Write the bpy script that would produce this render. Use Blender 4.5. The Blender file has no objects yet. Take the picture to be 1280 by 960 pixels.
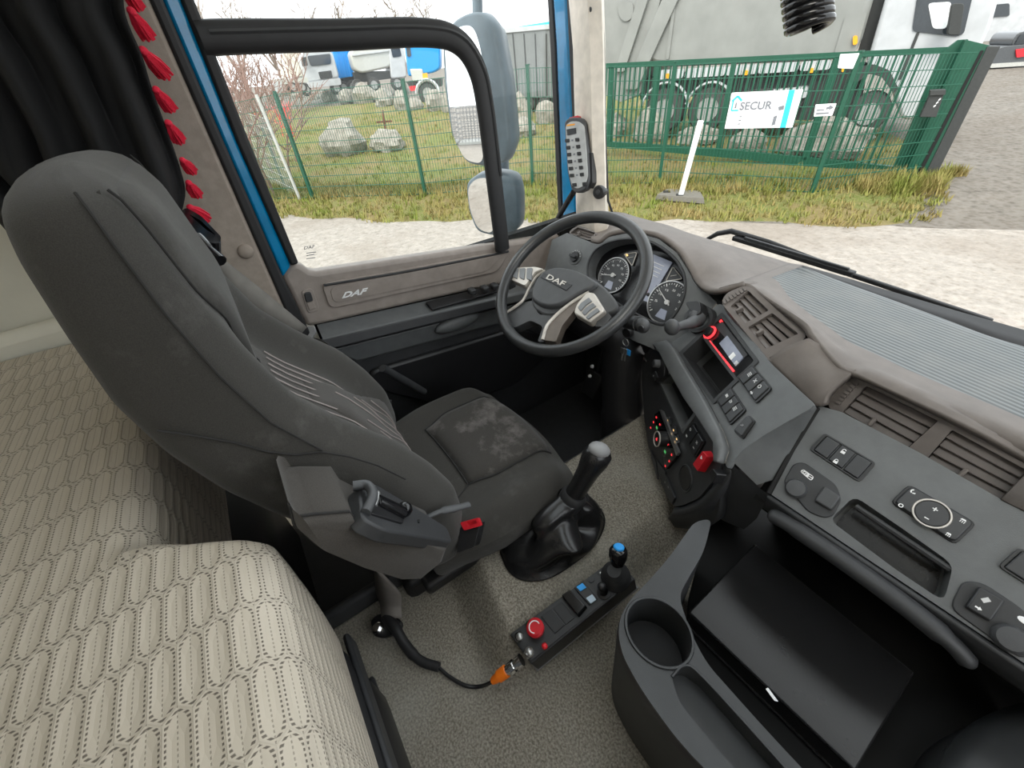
import bpy, math, random
from mathutils import Vector as V, Matrix, geometry, noise
random.seed(7)
C = bpy.context.scene.collection
PI = math.pi
# ---------------------------------------------------------------- camera, sky, sun, exposure
# The scene is laid out in metres around the photographer's eye: x to the cab's right, y forwards, z up.
R = [V((0.56313594, 0.48013193, -0.67257062)), V((0.82242240, -0.40503243, 0.39946231)), V((-0.08061830, -0.77808872, -0.62295957))]
FPX = 510.0
LIFT = 2.3                                    # everything is raised by this at the end so that the road is at z = 0
cam_d = bpy.data.cameras.new('camera'); cam = bpy.data.objects.new('camera', cam_d); C.objects.link(cam)
cam_d.sensor_width = 36.0; cam_d.lens = 36.0*FPX/1280.0; cam_d.clip_start = 0.01; cam_d.clip_end = 500
cam.matrix_world = Matrix(((R[0][0], -R[0][1], -R[0][2], 0), (R[1][0], -R[1][1], -R[1][2], 0), (R[2][0], -R[2][1], -R[2][2], LIFT), (0, 0, 0, 1)))
bpy.context.scene.camera = cam
wd = bpy.data.worlds.new('sky'); bpy.context.scene.world = wd; wd.use_nodes = True
bg = wd.node_tree.nodes['Background']; bg.inputs[0].default_value = (0.93, 0.97, 1.0, 1); bg.inputs[1].default_value = 1.15
sun_d = bpy.data.lights.new('sun', 'SUN'); sun_d.energy = 1.3; sun_d.angle = math.radians(35); sun_d.color = (1, .93, .84)
sun = bpy.data.objects.new('sun', sun_d); C.objects.link(sun); sun.rotation_euler = (math.radians(42), 0, math.radians(35)); sun.location = (0, 0, 9)
vs = bpy.context.scene.view_settings
bpy.context.scene.display_settings.display_device = 'sRGB'
vs.view_transform = 'Standard'; vs.look = 'None'; vs.gamma = 1.0; vs.exposure = 1.18; vs.use_curve_mapping = False
# ---------------------------------------------------------------- helpers
def ray(px, py):
    c = V(((px-640)/FPX, (py-480)/FPX, 1.0)); c.normalize()
    return V((R[0].dot(c), R[1].dot(c), R[2].dot(c)))
def P(px, py, y=None, x=None, z=None, t=None):
    d = ray(px, py)
    if x is not None: return d*(x/d.x)
    if z is not None: return d*(z/d.z)
    if t is not None: return d*t
    return d*(y/d.y)
class Pl:                                      # a plane: p0, normal facing the eye, and a local frame a, b
    def __init__(s, p0, n, a=None):
        s.p0 = V(p0); s.n = V(n).normalized()
        a = V(a) if a is not None else V((1, 0, 0))
        s.a = (a - s.n*a.dot(s.n)).normalized(); s.b = s.n.cross(s.a).normalized()
    @staticmethod
    def pts(A, B, D):
        n = (B-A).cross(D-A).normalized()
        if n.dot(A) > 0: n = -n
        return Pl(A, n, B-A)
    def at(s, px, py, h=0.0):
        d = ray(px, py); p = s.p0 + s.n*h
        return d*(p.dot(s.n)/d.dot(s.n))
    def on(s, px, py, h=0.0):                  # point found on the plane itself, then lifted along the normal
        return s.at(px, py) + s.n*h
    def l(s, p): q = p - s.p0; return (q.dot(s.a), q.dot(s.b))
    def lp(s, px, py): return s.l(s.at(px, py))
    def w(s, a, b, h=0.0): return s.p0 + s.a*a + s.b*b + s.n*h
    def moved(s, h): q = Pl(s.p0 + s.n*h, s.n, s.a); return q
def area2(p): return sum(p[i][0]*p[(i+1) % len(p)][1]-p[(i+1) % len(p)][0]*p[i][1] for i in range(len(p)))/2
def rpoly(p, r, seg=4):                        # round the corners of a 2D polygon
    if area2(p) < 0: p = p[::-1]
    out = []; n = len(p)
    for i in range(n):
        a, b, c = V(p[i-1]), V(p[i]), V(p[(i+1) % n])
        la, lc = (a-b).length, (c-b).length
        k = min(r, la*.48, lc*.48)
        q0 = b+(a-b)*(k/la); q1 = b+(c-b)*(k/lc)
        for j in range(seg+1):
            t = j/seg; out.append(tuple(q0*(1-t)**2 + b*2*t*(1-t) + q1*t*t))
    return out
def circ2(c, r, n=24, ry=None): return [(c[0]+r*math.cos(2*PI*i/n), c[1]+(ry or r)*math.sin(2*PI*i/n)) for i in range(n)]
def inset2(p, k):
    cx = sum(q[0] for q in p)/len(p); cy = sum(q[1] for q in p)/len(p)
    return [(cx+(q[0]-cx)*k, cy+(q[1]-cy)*k) for q in p]
def frame_of(d):
    d = V(d).normalized(); u = V((0, 0, 1)) if abs(d.z) < .9 else V((1, 0, 0))
    a = d.cross(u).normalized(); return a, d.cross(a).normalized()
def crom(p, n):                                # Catmull-Rom through the points, n steps per span
    out = []; m = len(p)
    for i in range(m-1):
        p0 = p[i-1] if i > 0 else p[0]*2-p[1]; p3 = p[i+2] if i+2 < m else p[m-1]*2-p[m-2]
        for j in range(n):
            t = j/n; out.append(((p[i]*2)+(p[i+1]-p0)*t+(p0*2-p[i]*5+p[i+1]*4-p3)*t*t+(p[i]*3-p0-p[i+1]*3+p3)*t**3)*.5)
    out.append(p[-1].copy()); return out
class G:
    def __init__(s): s.v = []; s.f = []
    def add(s, vs_, fs):
        k = len(s.v); s.v += [V(q) for q in vs_]; s.f += [tuple(i+k for i in f) for f in fs]; return s
    def hexa(s, b, t):                         # two quads (bottom, top)
        return s.add(list(b)+list(t), [(3, 2, 1, 0), (4, 5, 6, 7), (0, 1, 5, 4), (1, 2, 6, 5), (2, 3, 7, 6), (3, 0, 4, 7)])
    def box(s, c, e, ax=None):
        c = V(c); ax = ax or (V((1, 0, 0)), V((0, 1, 0)), V((0, 0, 1)))
        q = lambda i, j, k: c+ax[0]*(i*e[0]/2)+ax[1]*(j*e[1]/2)+ax[2]*(k*e[2]/2)
        return s.hexa([q(-1, -1, -1), q(1, -1, -1), q(1, 1, -1), q(-1, 1, -1)], [q(-1, -1, 1), q(1, -1, 1), q(1, 1, 1), q(-1, 1, 1)])
    def prism(s, poly, vec, k=1.0):            # extrude a 3D polygon, the far end scaled by k
        n = len(poly); vec = V(vec); cc = sum((V(q) for q in poly), V((0, 0, 0)))/n
        top = [cc+(V(q)-cc)*k+vec for q in poly]
        return s.add(list(poly)+top, [tuple(range(n))[::-1], tuple(range(n, 2*n))]+[(i, (i+1) % n, (i+1) % n+n, i+n) for i in range(n)])
    def tube(s, pts, r, n=8, caps=True, flat=None, closed=False):   # flat = (direction, factor) squashes the section
        pts = [V(p) for p in pts]; m = len(pts); rr = r if isinstance(r, (list, tuple)) else [r]*m
        vs_ = []; a = None
        for i, p in enumerate(pts):
            if closed: d = pts[(i+1) % m]-pts[i-1]
            else: d = pts[min(i+1, m-1)]-pts[max(i-1, 0)]
            if d.length < 1e-9: d = V((0, 0, 1))
            d.normalize()
            if a is None: a, _ = frame_of(d)
            a = (a-d*a.dot(d)); a = a.normalized() if a.length > 1e-6 else frame_of(d)[0]
            b = d.cross(a)
            for k in range(n):
                o = a*(math.cos(2*PI*k/n)*rr[i])+b*(math.sin(2*PI*k/n)*rr[i])
                if flat: fd = V(flat[0]).normalized(); o -= fd*(o.dot(fd)*(1-flat[1]))
                vs_.append(p+o)
        fs = []
        for i in range(m if closed else m-1):
            j = (i+1) % m
            for k in range(n): fs.append((i*n+k, i*n+(k+1) % n, j*n+(k+1) % n, j*n+k))
        if caps and not closed: fs += [tuple(range(n))[::-1], tuple(range((m-1)*n, m*n))]
        return s.add(vs_, fs)
    def bar(s, a, b, w, h, up=(0, 0, 1)):      # rectangular bar from a to b
        a, b = V(a), V(b); d = (b-a); L = d.length; d.normalize(); x = d.cross(V(up))
        x = x.normalized() if x.length > 1e-6 else frame_of(d)[0]
        return s.box((a+b)/2, (w, L, h), (x, d, x.cross(d)))
    def lathe(s, prof, o, ax, n=20, cap=True):  # prof: (radius, height along ax)
        o, ax = V(o), V(ax).normalized(); a, b = frame_of(ax); m = len(prof)
        vs_ = [o+ax*h+(a*math.cos(2*PI*k/n)+b*math.sin(2*PI*k/n))*r for r, h in prof for k in range(n)]
        fs = [(i*n+k, i*n+(k+1) % n, (i+1)*n+(k+1) % n, (i+1)*n+k) for i in range(m-1) for k in range(n)]
        if cap: fs += [tuple(range(n))[::-1], tuple(range((m-1)*n, m*n))]
        return s.add(vs_, fs)
    def sphere(s, c, r, nu=16, nv=10, ax=None):
        c = V(c); r = r if isinstance(r, (list, tuple)) else (r, r, r); ax = ax or (V((1, 0, 0)), V((0, 1, 0)), V((0, 0, 1)))
        pr = []
        for j in range(nv+1):
            t = PI*j/nv
            for k in range(nu):
                u = 2*PI*k/nu; pr.append(c+ax[0]*(r[0]*math.sin(t)*math.cos(u))+ax[1]*(r[1]*math.sin(t)*math.sin(u))-ax[2]*(r[2]*math.cos(t)))
        return s.add(pr, [(j*nu+k, j*nu+(k+1) % nu, (j+1)*nu+(k+1) % nu, (j+1)*nu+k) for j in range(nv) for k in range(nu)])
    def grid(s, rows, close=False):
        n = len(rows[0]); m = len(rows)
        return s.add([q for r in rows for q in r], [(i*n+k, i*n+(k+1) % n, (i+1)*n+(k+1) % n, (i+1)*n+k) for i in range(m-1) for k in range(n if close else n-1)])
    def loft(s, rings): 
        n = len(rings[0]); s.grid(rings, True); k = len(s.v)-n*len(rings)
        s.f += [tuple(range(k, k+n))[::-1], tuple(range(len(s.v)-n, len(s.v)))]; return s
    def patch(s, rows, nu=4, nv=4):            # smooth surface through a grid of points
        rr = [crom([V(q) for q in r], nu) for r in rows]
        cols = [crom([r[k] for r in rr], nv) for k in range(len(rr[0]))]
        return s.grid([[c[i] for c in cols] for i in range(len(cols[0]))])
    def slab(s, pl, poly, h0, h1, k=1.0):      # polygon in the local frame of a plane, from height h0 to h1
        if area2(poly) < 0: poly = poly[::-1]
        n = len(poly); top = inset2(poly, k)
        return s.add([pl.w(a, b, h0) for a, b in poly]+[pl.w(a, b, h1) for a, b in top],
                     [tuple(range(n))[::-1], tuple(range(n, 2*n))]+[(i, (i+1) % n, (i+1) % n+n, i+n) for i in range(n)])
    def pxslab(s, pl, px, h0, h1, r=.003, k=1.0, seg=3): return s.slab(pl, rpoly([pl.lp(*q) for q in px], r, seg), h0, h1, k)
    def panel(s, pl, outer, holes, thick, h=0.0):   # holes: (polygon, depth, floor?)
        loops = [outer if area2(outer) > 0 else outer[::-1]]+[(q if area2(q) < 0 else q[::-1]) for q, _, _ in holes]
        tri = geometry.tessellate_polygon([[V((a, b, 0)) for a, b in lp] for lp in loops])
        flat = [q for lp in loops for q in lp]
        fs = []
        for t in tri:
            A, B, D = (flat[i] for i in t)
            fs.append(tuple(t) if (B[0]-A[0])*(D[1]-A[1])-(B[1]-A[1])*(D[0]-A[0]) > 0 else tuple(t)[::-1])
        s.add([pl.w(a, b, h) for a, b in flat], fs)
        for i, lp in enumerate(loops):
            dep = thick if i == 0 else holes[i-1][1]; n = len(lp)
            s.add([pl.w(a, b, h) for a, b in lp]+[pl.w(a, b, h-dep) for a, b in lp], [(k, k+n, (k+1) % n+n, (k+1) % n) for k in range(n)])
            if i and holes[i-1][2]: s.add([pl.w(a, b, h-dep) for a, b in lp], [tuple(range(n))[::-1]])
        return s
BASE = {}
def finish(me, smooth):
    if smooth:
        me.shade_smooth()
        if smooth < 179: me.set_sharp_from_angle(angle=math.radians(smooth))
def obj(name, g, m, parent=None, smooth=35, bevel=0, sub=0, solid=0, kind=None, label=None, bseg=2, base=None):
    if parent is not None: b = BASE[parent.name]
    elif base is not None: b = V(base)
    else:
        xs, ys, zs = [q.x for q in g.v], [q.y for q in g.v], [q.z for q in g.v]
        b = V(((min(xs)+max(xs))/2, (min(ys)+max(ys))/2, min(zs)))
    me = bpy.data.meshes.new(name); me.from_pydata([tuple(q-b) for q in g.v], [], g.f); me.materials.append(m)
    finish(me, smooth)
    o = bpy.data.objects.new(name, me); C.objects.link(o)
    if parent is not None: o.parent = parent
    else: o.location = b
    BASE[o.name] = b
    if solid: q = o.modifiers.new('solid', 'SOLIDIFY'); q.thickness = abs(solid); q.offset = -1 if solid > 0 else 1
    if bevel: q = o.modifiers.new('bevel', 'BEVEL'); q.width = bevel; q.segments = bseg; q.limit_method = 'ANGLE'; q.angle_limit = math.radians(40)
    if sub: q = o.modifiers.new('sub', 'SUBSURF'); q.levels = sub; q.render_levels = sub
    if kind: o['kind'] = kind
    if label: o['label'] = label
    return o
def tag(o, label, cat, group=None, kind=None):
    o['label'] = label; o['category'] = cat
    if group: o['group'] = group
    if kind: o['kind'] = kind
    return o
def thing(name, label, cat, loc, group=None, kind=None):
    o = bpy.data.objects.new(name, None); C.objects.link(o); o.location = V(loc); BASE[o.name] = V(loc); o.empty_display_size = .05
    if kind == 'structure': o['kind'] = kind
    else: tag(o, label, cat, group)
    return o
def share(name, src, parent, loc=None, mat4=None):   # a part that shares mesh data with src
    o = bpy.data.objects.new(name, src.data); C.objects.link(o); o.parent = parent
    if loc is not None: o.location = loc
    if mat4 is not None: o.matrix_local = mat4
    for md in src.modifiers:
        q = o.modifiers.new(md.name, md.type)
        for k in ('width', 'segments', 'limit_method', 'angle_limit', 'levels', 'render_levels', 'thickness', 'offset'):
            if hasattr(md, k): setattr(q, k, getattr(md, k))
    BASE[o.name] = BASE[parent.name]; return o
_TX = {}
def textmesh(s, bold=0.0, shear=0.0):
    key = (s, bold, shear)
    if key in _TX: return _TX[key]
    cu = bpy.data.curves.new('lettering', 'FONT'); cu.body = s; cu.resolution_u = 3; cu.offset = bold; cu.shear = shear
    o = bpy.data.objects.new('lettering', cu); C.objects.link(o)
    dg = bpy.context.evaluated_depsgraph_get(); me = bpy.data.meshes.new_from_object(o.evaluated_get(dg))
    vv = [q.co.copy() for q in me.vertices]; ff = [tuple(p.vertices) for p in me.polygons]
    bpy.data.objects.remove(o); bpy.data.curves.remove(cu); bpy.data.meshes.remove(me)
    x0 = min(q.x for q in vv); x1 = max(q.x for q in vv); y0 = min(q.y for q in vv); y1 = max(q.y for q in vv)
    _TX[key] = ([((q.x-x0)/(x1-x0), (q.y-y0)/(y1-y0)) for q in vv], ff); return _TX[key]
for _t in ('DAF', 'SECUR'): textmesh(_t, .012)
def letters(g, s, o, u, v, bold=0.0, shear=0.0, thick=0.0):     # text whose box spans o, o+u, o+v; thick raises it
    vv, ff = textmesh(s, bold, shear); o, u, v = V(o), V(u), V(v); n = u.cross(v).normalized()
    k = len(vv); g.add([o+u*a+v*b+n*thick for a, b in vv], ff)
    if thick > 0:
        ed = {}
        for f in ff:
            for i in range(len(f)):
                e = (f[i], f[(i+1) % len(f)]); ed[e] = 1
        bd = [e for e in ed if (e[1], e[0]) not in ed]
        g.add([o+u*a+v*b+n*thick for a, b in vv]+[o+u*a+v*b for a, b in vv], [(a, a+k, b+k, b) for a, b in bd])
    return g
def pxletters(g, s, pl, bl, br, tl, h=.0006, **kw):            # lettering on a plane from three pixel corners
    o = pl.on(*bl, h); return letters(g, s, o, pl.on(*br, h)-o, pl.on(*tl, h)-o, **kw)
# ---------------------------------------------------------------- materials
def nodes(name):
    m = bpy.data.materials.new(name); m.use_nodes = True; nt = m.node_tree; return m, nt, nt.nodes['Principled BSDF']
def mx(nt, op, a, b=None, c=None, clamp=False):
    n = nt.nodes.new('ShaderNodeMath'); n.operation = op; n.use_clamp = clamp
    for i, q in enumerate((a, b, c)):
        if q is None: continue
        if isinstance(q, (int, float)): n.inputs[i].default_value = q
        else: nt.links.new(q, n.inputs[i])
    return n.outputs[0]
def mixc(nt, fac, a, b):
    n = nt.nodes.new('ShaderNodeMix'); n.data_type = 'RGBA'
    for i, q in ((0, fac), (6, a), (7, b)):
        if isinstance(q, (int, float)): n.inputs[i].default_value = q
        elif isinstance(q, tuple): n.inputs[i].default_value = (*q[:3], 1)
        else: nt.links.new(q, n.inputs[i])
    return n.outputs[2]
def coords(nt, sc=(1, 1, 1), out='Object'):
    t = nt.nodes.new('ShaderNodeTexCoord'); mp = nt.nodes.new('ShaderNodeMapping'); mp.inputs[3].default_value = sc
    nt.links.new(t.outputs[out], mp.inputs[0]); return mp.outputs[0]
def noisef(nt, co, scale, detail=3, rough=.55):
    n = nt.nodes.new('ShaderNodeTexNoise'); n.inputs['Scale'].default_value = scale; n.inputs['Detail'].default_value = detail; n.inputs['Roughness'].default_value = rough
    nt.links.new(co, n.inputs['Vector']); return n.outputs['Fac']
def voro(nt, co, scale, feat='F1', out='Distance'):
    n = nt.nodes.new('ShaderNodeTexVoronoi'); n.feature = feat; n.inputs['Scale'].default_value = scale; nt.links.new(co, n.inputs['Vector']); return n.outputs[out]
def ramp(nt, fac, lo, hi):
    n = nt.nodes.new('ShaderNodeMapRange'); nt.links.new(fac, n.inputs[0]); n.inputs[1].default_value = lo; n.inputs[2].default_value = hi; return n.outputs[0]
def bump(nt, bs, h, strength=.3, dist=.001):
    n = nt.nodes.new('ShaderNodeBump'); n.inputs['Strength'].default_value = strength; n.inputs['Distance'].default_value = dist
    nt.links.new(h, n.inputs['Height']); nt.links.new(n.outputs[0], bs.inputs['Normal'])
def mat(name, col, rough=.5, metal=0.0, col2=None, ns=30, grain=0, gstr=.2, gd=.0006, spec=.5, emit=0, coat=0, lo=.35, hi=.7):
    m, nt, bs = nodes(name); bs.inputs['Base Color'].default_value = (*col, 1); bs.inputs['Roughness'].default_value = rough; bs.inputs['Metallic'].default_value = metal
    bs.inputs['Specular IOR Level'].default_value = spec
    if coat: bs.inputs['Coat Weight'].default_value = coat
    if emit: bs.inputs['Emission Color'].default_value = (*col, 1); bs.inputs['Emission Strength'].default_value = emit
    co = coords(nt)
    if col2 is None: col2 = tuple(min(1, c*1.22) for c in col)
    nt.links.new(mixc(nt, ramp(nt, noisef(nt, co, ns, 4), lo, hi), col, col2), bs.inputs['Base Color'])
    if grain: bump(nt, bs, noisef(nt, co, grain, 2), gstr, gd)
    return m
M = {}
M['dash'] = mat('dark_grey_dash_plastic', (.10, .105, .107), .42, grain=900, gstr=.35)
M['dash_dark'] = mat('charcoal_plastic', (.03, .031, .033), .5, grain=900, gstr=.3)
M['console'] = mat('charcoal_console_plastic', (.032, .034, .036), .38, grain=900, gstr=.25)
M['pad'] = mat('brown_grey_soft_plastic', (.125, .108, .097), .6, grain=700, gstr=.45)
M['pad_dark'] = mat('brown_grey_slat_plastic', (.11, .095, .087), .38)
M['trim'] = mat('warm_grey_door_plastic', (.25, .215, .19), .55, grain=700, gstr=.35)
M['beige'] = mat('pale_beige_pillar_trim', (.66, .60, .52), .6, grain=500, gstr=.2)
M['felt'] = mat('taupe_pillar_lining', (.26, .22, .185), .85, ns=60, grain=600, gstr=.5)
M['cream'] = mat('cream_vinyl_wall_lining', (.62, .60, .52), .6, ns=4)
M['black'] = mat('black_plastic', (.012, .012, .013), .42)
M['blackgloss'] = mat('glossy_black_plastic', (.008, .008, .009), .12)
M['rubber'] = mat('black_rubber_seal', (.014, .014, .015), .6)
M['void'] = mat('matte_black_cavity', (.006, .006, .006), .8)
M['blue'] = mat('blue_cab_paint', (.0, .19, .40), .25, coat=.5)
M['wheel'] = mat('charcoal_wheel_grip', (.028, .029, .030), .3, grain=1200, gstr=.2)
M['hub'] = mat('dark_grey_airbag_cover', (.055, .057, .06), .5, grain=900, gstr=.3)
M['silver'] = mat('satin_silver_plastic', (.50, .47, .43), .35, .25)
M['bronze'] = mat('warm_grey_metallic_plastic', (.13, .108, .09), .35, .2)
M['button'] = mat('grey_rubber_button', (.17, .18, .19), .45)
M['switch'] = mat('black_switch_plastic', (.022, .023, .025), .38)
M['white'] = mat('white_print', (.8, .8, .8), .5)
M['print'] = mat('pale_grey_print', (.55, .55, .55), .5)
M['red'] = mat('red_plastic', (.55, .015, .025), .35)
M['redlit'] = mat('red_backlit_print', (.9, .04, .05), .4, emit=.7)
M['amberlit'] = mat('amber_backlit_print', (.9, .55, .2), .4, emit=.5)
M['greenlit'] = mat('green_backlit_print', (.1, .5, .15), .4, emit=.3)
M['lcd'] = mat('grey_lcd_screen', (.22, .24, .30), .15, emit=.10)
M['dialface'] = mat('dark_dial_face', (.035, .037, .04), .3)
M['chrome'] = mat('chrome', (.75, .75, .75), .15, 1.0)
M['steel'] = mat('brushed_steel', (.5, .5, .5), .3, .9)
M['leather'] = mat('black_leatherette', (.012, .012, .0125), .27, grain=260, gstr=.12, gd=.001)
M['bluebtn'] = mat('bright_blue_button', (.02, .30, .75), .3)
M['pale_blue'] = mat('pale_blue_button', (.45, .55, .65), .3)
M['orange'] = mat('orange_connector', (.9, .19, .01), .4)
M['strap'] = mat('grey_webbing', (.16, .145, .13), .8, grain=800, gstr=.5)
M['belt'] = mat('taupe_seat_belt_webbing', (.15, .14, .125), .75, grain=900, gstr=.4)
M['curtain'] = mat('black_curtain_cloth', (.006, .006, .0065), .9, ns=8)
M['tassel'] = mat('red_tassel_yarn', (.62, .01, .04), .8, grain=300, gstr=.8, gd=.002)
M['clearplastic'] = mat('dusty_grey_remote_face', (.42, .43, .43), .35)
M['green'] = mat('green_powder_coat', (.005, .066, .036), .45)
M['greenwire'] = mat('green_wire', (.010, .085, .05), .5)
M['galv'] = mat('galvanised_post', (.45, .45, .42), .5, .3)
M['sign'] = mat('white_sign_board', (.82, .84, .85), .35)
M['signgrey'] = mat('sign_grey_print', (.16, .17, .19), .5)
M['signteal'] = mat('sign_teal_print', (.03, .45, .58), .5)
M['truckwhite'] = mat('white_truck_paint', (.42, .43, .44), .35, ns=3)
M['truckgrey'] = mat('silver_grey_truck_paint', (.22, .225, .21), .4, ns=2)
M['tyre'] = mat('dusty_tyre_rubber', (.05, .05, .048), .8)
M['rim'] = mat('grey_wheel_rim', (.32, .32, .31), .5, .3)
M['chassis'] = mat('dark_chassis', (.035, .037, .036), .7)
M['glassdark'] = mat('dark_vehicle_glass', (.03, .035, .04), .08)
M['bluetruck'] = mat('bright_blue_truck_paint', (.01, .24, .62), .35)
M['tarp'] = mat('dark_grey_tarpaulin', (.16, .17, .17), .6, ns=2)
M['lamp'] = mat('amber_lamp', (.85, .35, .02), .3)
M['taillamp'] = mat('red_tail_lamp', (.7, .02, .03), .3)
M['pickup'] = mat('dark_grey_pickup_paint', (.07, .075, .08), .3)
M['rust'] = mat('rusty_iron', (.13, .05, .03), .8)
M['bark'] = mat('reddish_bare_branches', (.22, .13, .10), .8)
M['barkgrey'] = mat('grey_brown_bare_branches', (.24, .19, .15), .8)
M['housing'] = mat('blue_grey_mirror_housing', (.13, .17, .20), .4)
M['mirror'] = mat('mirror_silver', (.85, .86, .87), .02, 1.0, col2=(.85, .86, .87))
M['grey'] = mat('mid_grey_plastic', (.22, .22, .22), .5)
def fabric(name, col, wear=.0, sc=900, wearcol=(.22, .21, .20), wscale=6, wlo=.55, whi=.75):
    m, nt, bs = nodes(name); co = coords(nt); bs.inputs['Roughness'].default_value = .9; bs.inputs['Specular IOR Level'].default_value = .25
    bs.inputs['Sheen Weight'].default_value = .12
    base = mixc(nt, ramp(nt, noisef(nt, co, sc, 2), .3, .7), tuple(c*.75 for c in col), tuple(c*1.2 for c in col))
    if wear: base = mixc(nt, mx(nt, 'MULTIPLY', ramp(nt, noisef(nt, co, wscale, 6, .7), wlo, whi), wear), base, wearcol)
    nt.links.new(base, bs.inputs['Base Color']); bump(nt, bs, noisef(nt, co, sc, 2), .5, .0006); return m
M['seat'] = fabric('dark_grey_seat_fabric', (.044, .0415, .037), .25)
M['seat_side'] = fabric('charcoal_seat_side_fabric', (.066, .063, .058), .12)
M['insert'] = fabric('grey_seat_insert_fabric', (.060, .055, .050), .15)
M['cushion'] = fabric('worn_grey_cushion_fabric', (.050, .046, .041), .55, wearcol=(.21, .19, .18), wscale=9, wlo=.52, whi=.66)
M['thread'] = mat('pale_pink_stitching', (.27, .235, .22), .8)
M['seam'] = mat('dark_seam', (.02, .019, .018), .9)
M['armpad'] = fabric('taupe_armrest_cloth', (.054, .048, .042), .15)
def rubber_mat():
    m, nt, bs = nodes('speckled_grey_brown_floor_mat'); co = coords(nt); bs.inputs['Roughness'].default_value = .8
    a = noisef(nt, co, 240, 3, .65); b = noisef(nt, co, 5, 4)
    c = mixc(nt, ramp(nt, a, .36, .66), (.12, .105, .08), (.34, .31, .255))
    c = mixc(nt, mx(nt, 'MULTIPLY', ramp(nt, b, .45, .75), .35), c, (.40, .39, .35)); nt.links.new(c, bs.inputs['Base Color']); bump(nt, bs, a, .5, .0012); return m
M['mat'] = rubber_mat()
def bedcloth():
    m, nt, bs = nodes('cream_perforated_bed_cloth'); bs.inputs['Roughness'].default_value = .85; bs.inputs['Specular IOR Level'].default_value = .2
    t = nt.nodes.new('ShaderNodeTexCoord'); sp = nt.nodes.new('ShaderNodeSeparateXYZ'); nt.links.new(t.outputs['UV'], sp.inputs[0])
    W, LS, LC = .0215, .056, .009
    b = mx(nt, 'DIVIDE', sp.outputs[1], W); k = mx(nt, 'FLOOR', mx(nt, 'DIVIDE', sp.outputs[0], LS+LC)); t_ = mx(nt, 'SUBTRACT', sp.outputs[0], mx(nt, 'MULTIPLY', k, LS+LC))
    a = mx(nt, 'ADD', mx(nt, 'MULTIPLY_ADD', k, .8660254, .288675), mx(nt, 'ADD', mx(nt, 'MULTIPLY', mx(nt, 'MINIMUM', t_, LC), .288675/LC), mx(nt, 'MULTIPLY', mx(nt, 'MAXIMUM', mx(nt, 'SUBTRACT', t_, LC), 0.0), .57735/LS)))
    def hexd(ox, oy):
        x = mx(nt, 'SUBTRACT', mx(nt, 'FLOORED_MODULO', mx(nt, 'ADD', b, ox), 1.0), .5)
        y = mx(nt, 'SUBTRACT', mx(nt, 'FLOORED_MODULO', mx(nt, 'ADD', a, oy), 1.7320508), .8660254)
        x = mx(nt, 'ABSOLUTE', x); y = mx(nt, 'ABSOLUTE', y)
        return mx(nt, 'MAXIMUM', x, mx(nt, 'ADD', mx(nt, 'MULTIPLY', x, .5), mx(nt, 'MULTIPLY', y, .8660254))), x
    (h1, x1), (h2, x2) = hexd(0, 0), hexd(.5, .8660254); h = mx(nt, 'MINIMUM', h1, h2); pick = mx(nt, 'LESS_THAN', h1, h2)
    xs = mx(nt, 'ADD', mx(nt, 'MULTIPLY', x1, pick), mx(nt, 'MULTIPLY', x2, mx(nt, 'SUBTRACT', 1.0, pick)))
    edge = mx(nt, 'SUBTRACT', .5, h)
    line = mx(nt, 'SUBTRACT', 1.0, ramp(nt, mx(nt, 'ABSOLUTE', mx(nt, 'SUBTRACT', edge, .10)), .025, .045), clamp=True)
    line2 = mx(nt, 'MULTIPLY', mx(nt, 'SUBTRACT', 1.0, ramp(nt, xs, .015, .035), clamp=True), .5)
    dots = ramp(nt, mx(nt, 'SINE', mx(nt, 'MULTIPLY', sp.outputs[0], 2*PI/.0042)), -.3, .3)
    mid = mx(nt, 'MULTIPLY', mx(nt, 'SUBTRACT', 1.0, ramp(nt, edge, .0, .05), clamp=True), .25)
    hole = mx(nt, 'MULTIPLY', mx(nt, 'MAXIMUM', line, line2), dots)
    ob = coords(nt); big = noisef(nt, ob, 3, 3)
    c = mixc(nt, ramp(nt, big, .35, .7), (.49, .435, .355), (.59, .53, .44))
    c = mixc(nt, mx(nt, 'MULTIPLY', hole, .85), c, (.10, .085, .07)); c = mixc(nt, mid, c, (.3, .27, .23))
    nt.links.new(c, bs.inputs['Base Color'])
    hgt = mx(nt, 'SUBTRACT', ramp(nt, edge, 0.0, .3), mx(nt, 'MULTIPLY', hole, .5)); bump(nt, bs, hgt, .6, .003); return m
M['bed'] = bedcloth()
def ribbed():
    m, nt, bs = nodes('grey_ribbed_dash_mat'); co = coords(nt); sp = nt.nodes.new('ShaderNodeSeparateXYZ'); nt.links.new(co, sp.inputs[0])
    bs.inputs['Roughness'].default_value = .55
    d = mx(nt, 'ADD', sp.outputs[1], mx(nt, 'MULTIPLY', sp.outputs[0], .15))
    w = mx(nt, 'SINE', mx(nt, 'MULTIPLY', d, 2*PI/.0105)); br = noisef(nt, co, 14, 4)
    c = mixc(nt, ramp(nt, w, -.9, .9), (.075, .085, .088), (.15, .162, .163)); c = mixc(nt, mx(nt, 'MULTIPLY', ramp(nt, br, .45, .7), .4), c, (.17, .17, .16))
    nt.links.new(c, bs.inputs['Base Color']); bump(nt, bs, w, .5, .0012); return m
M['ribbed'] = ribbed()
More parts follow.
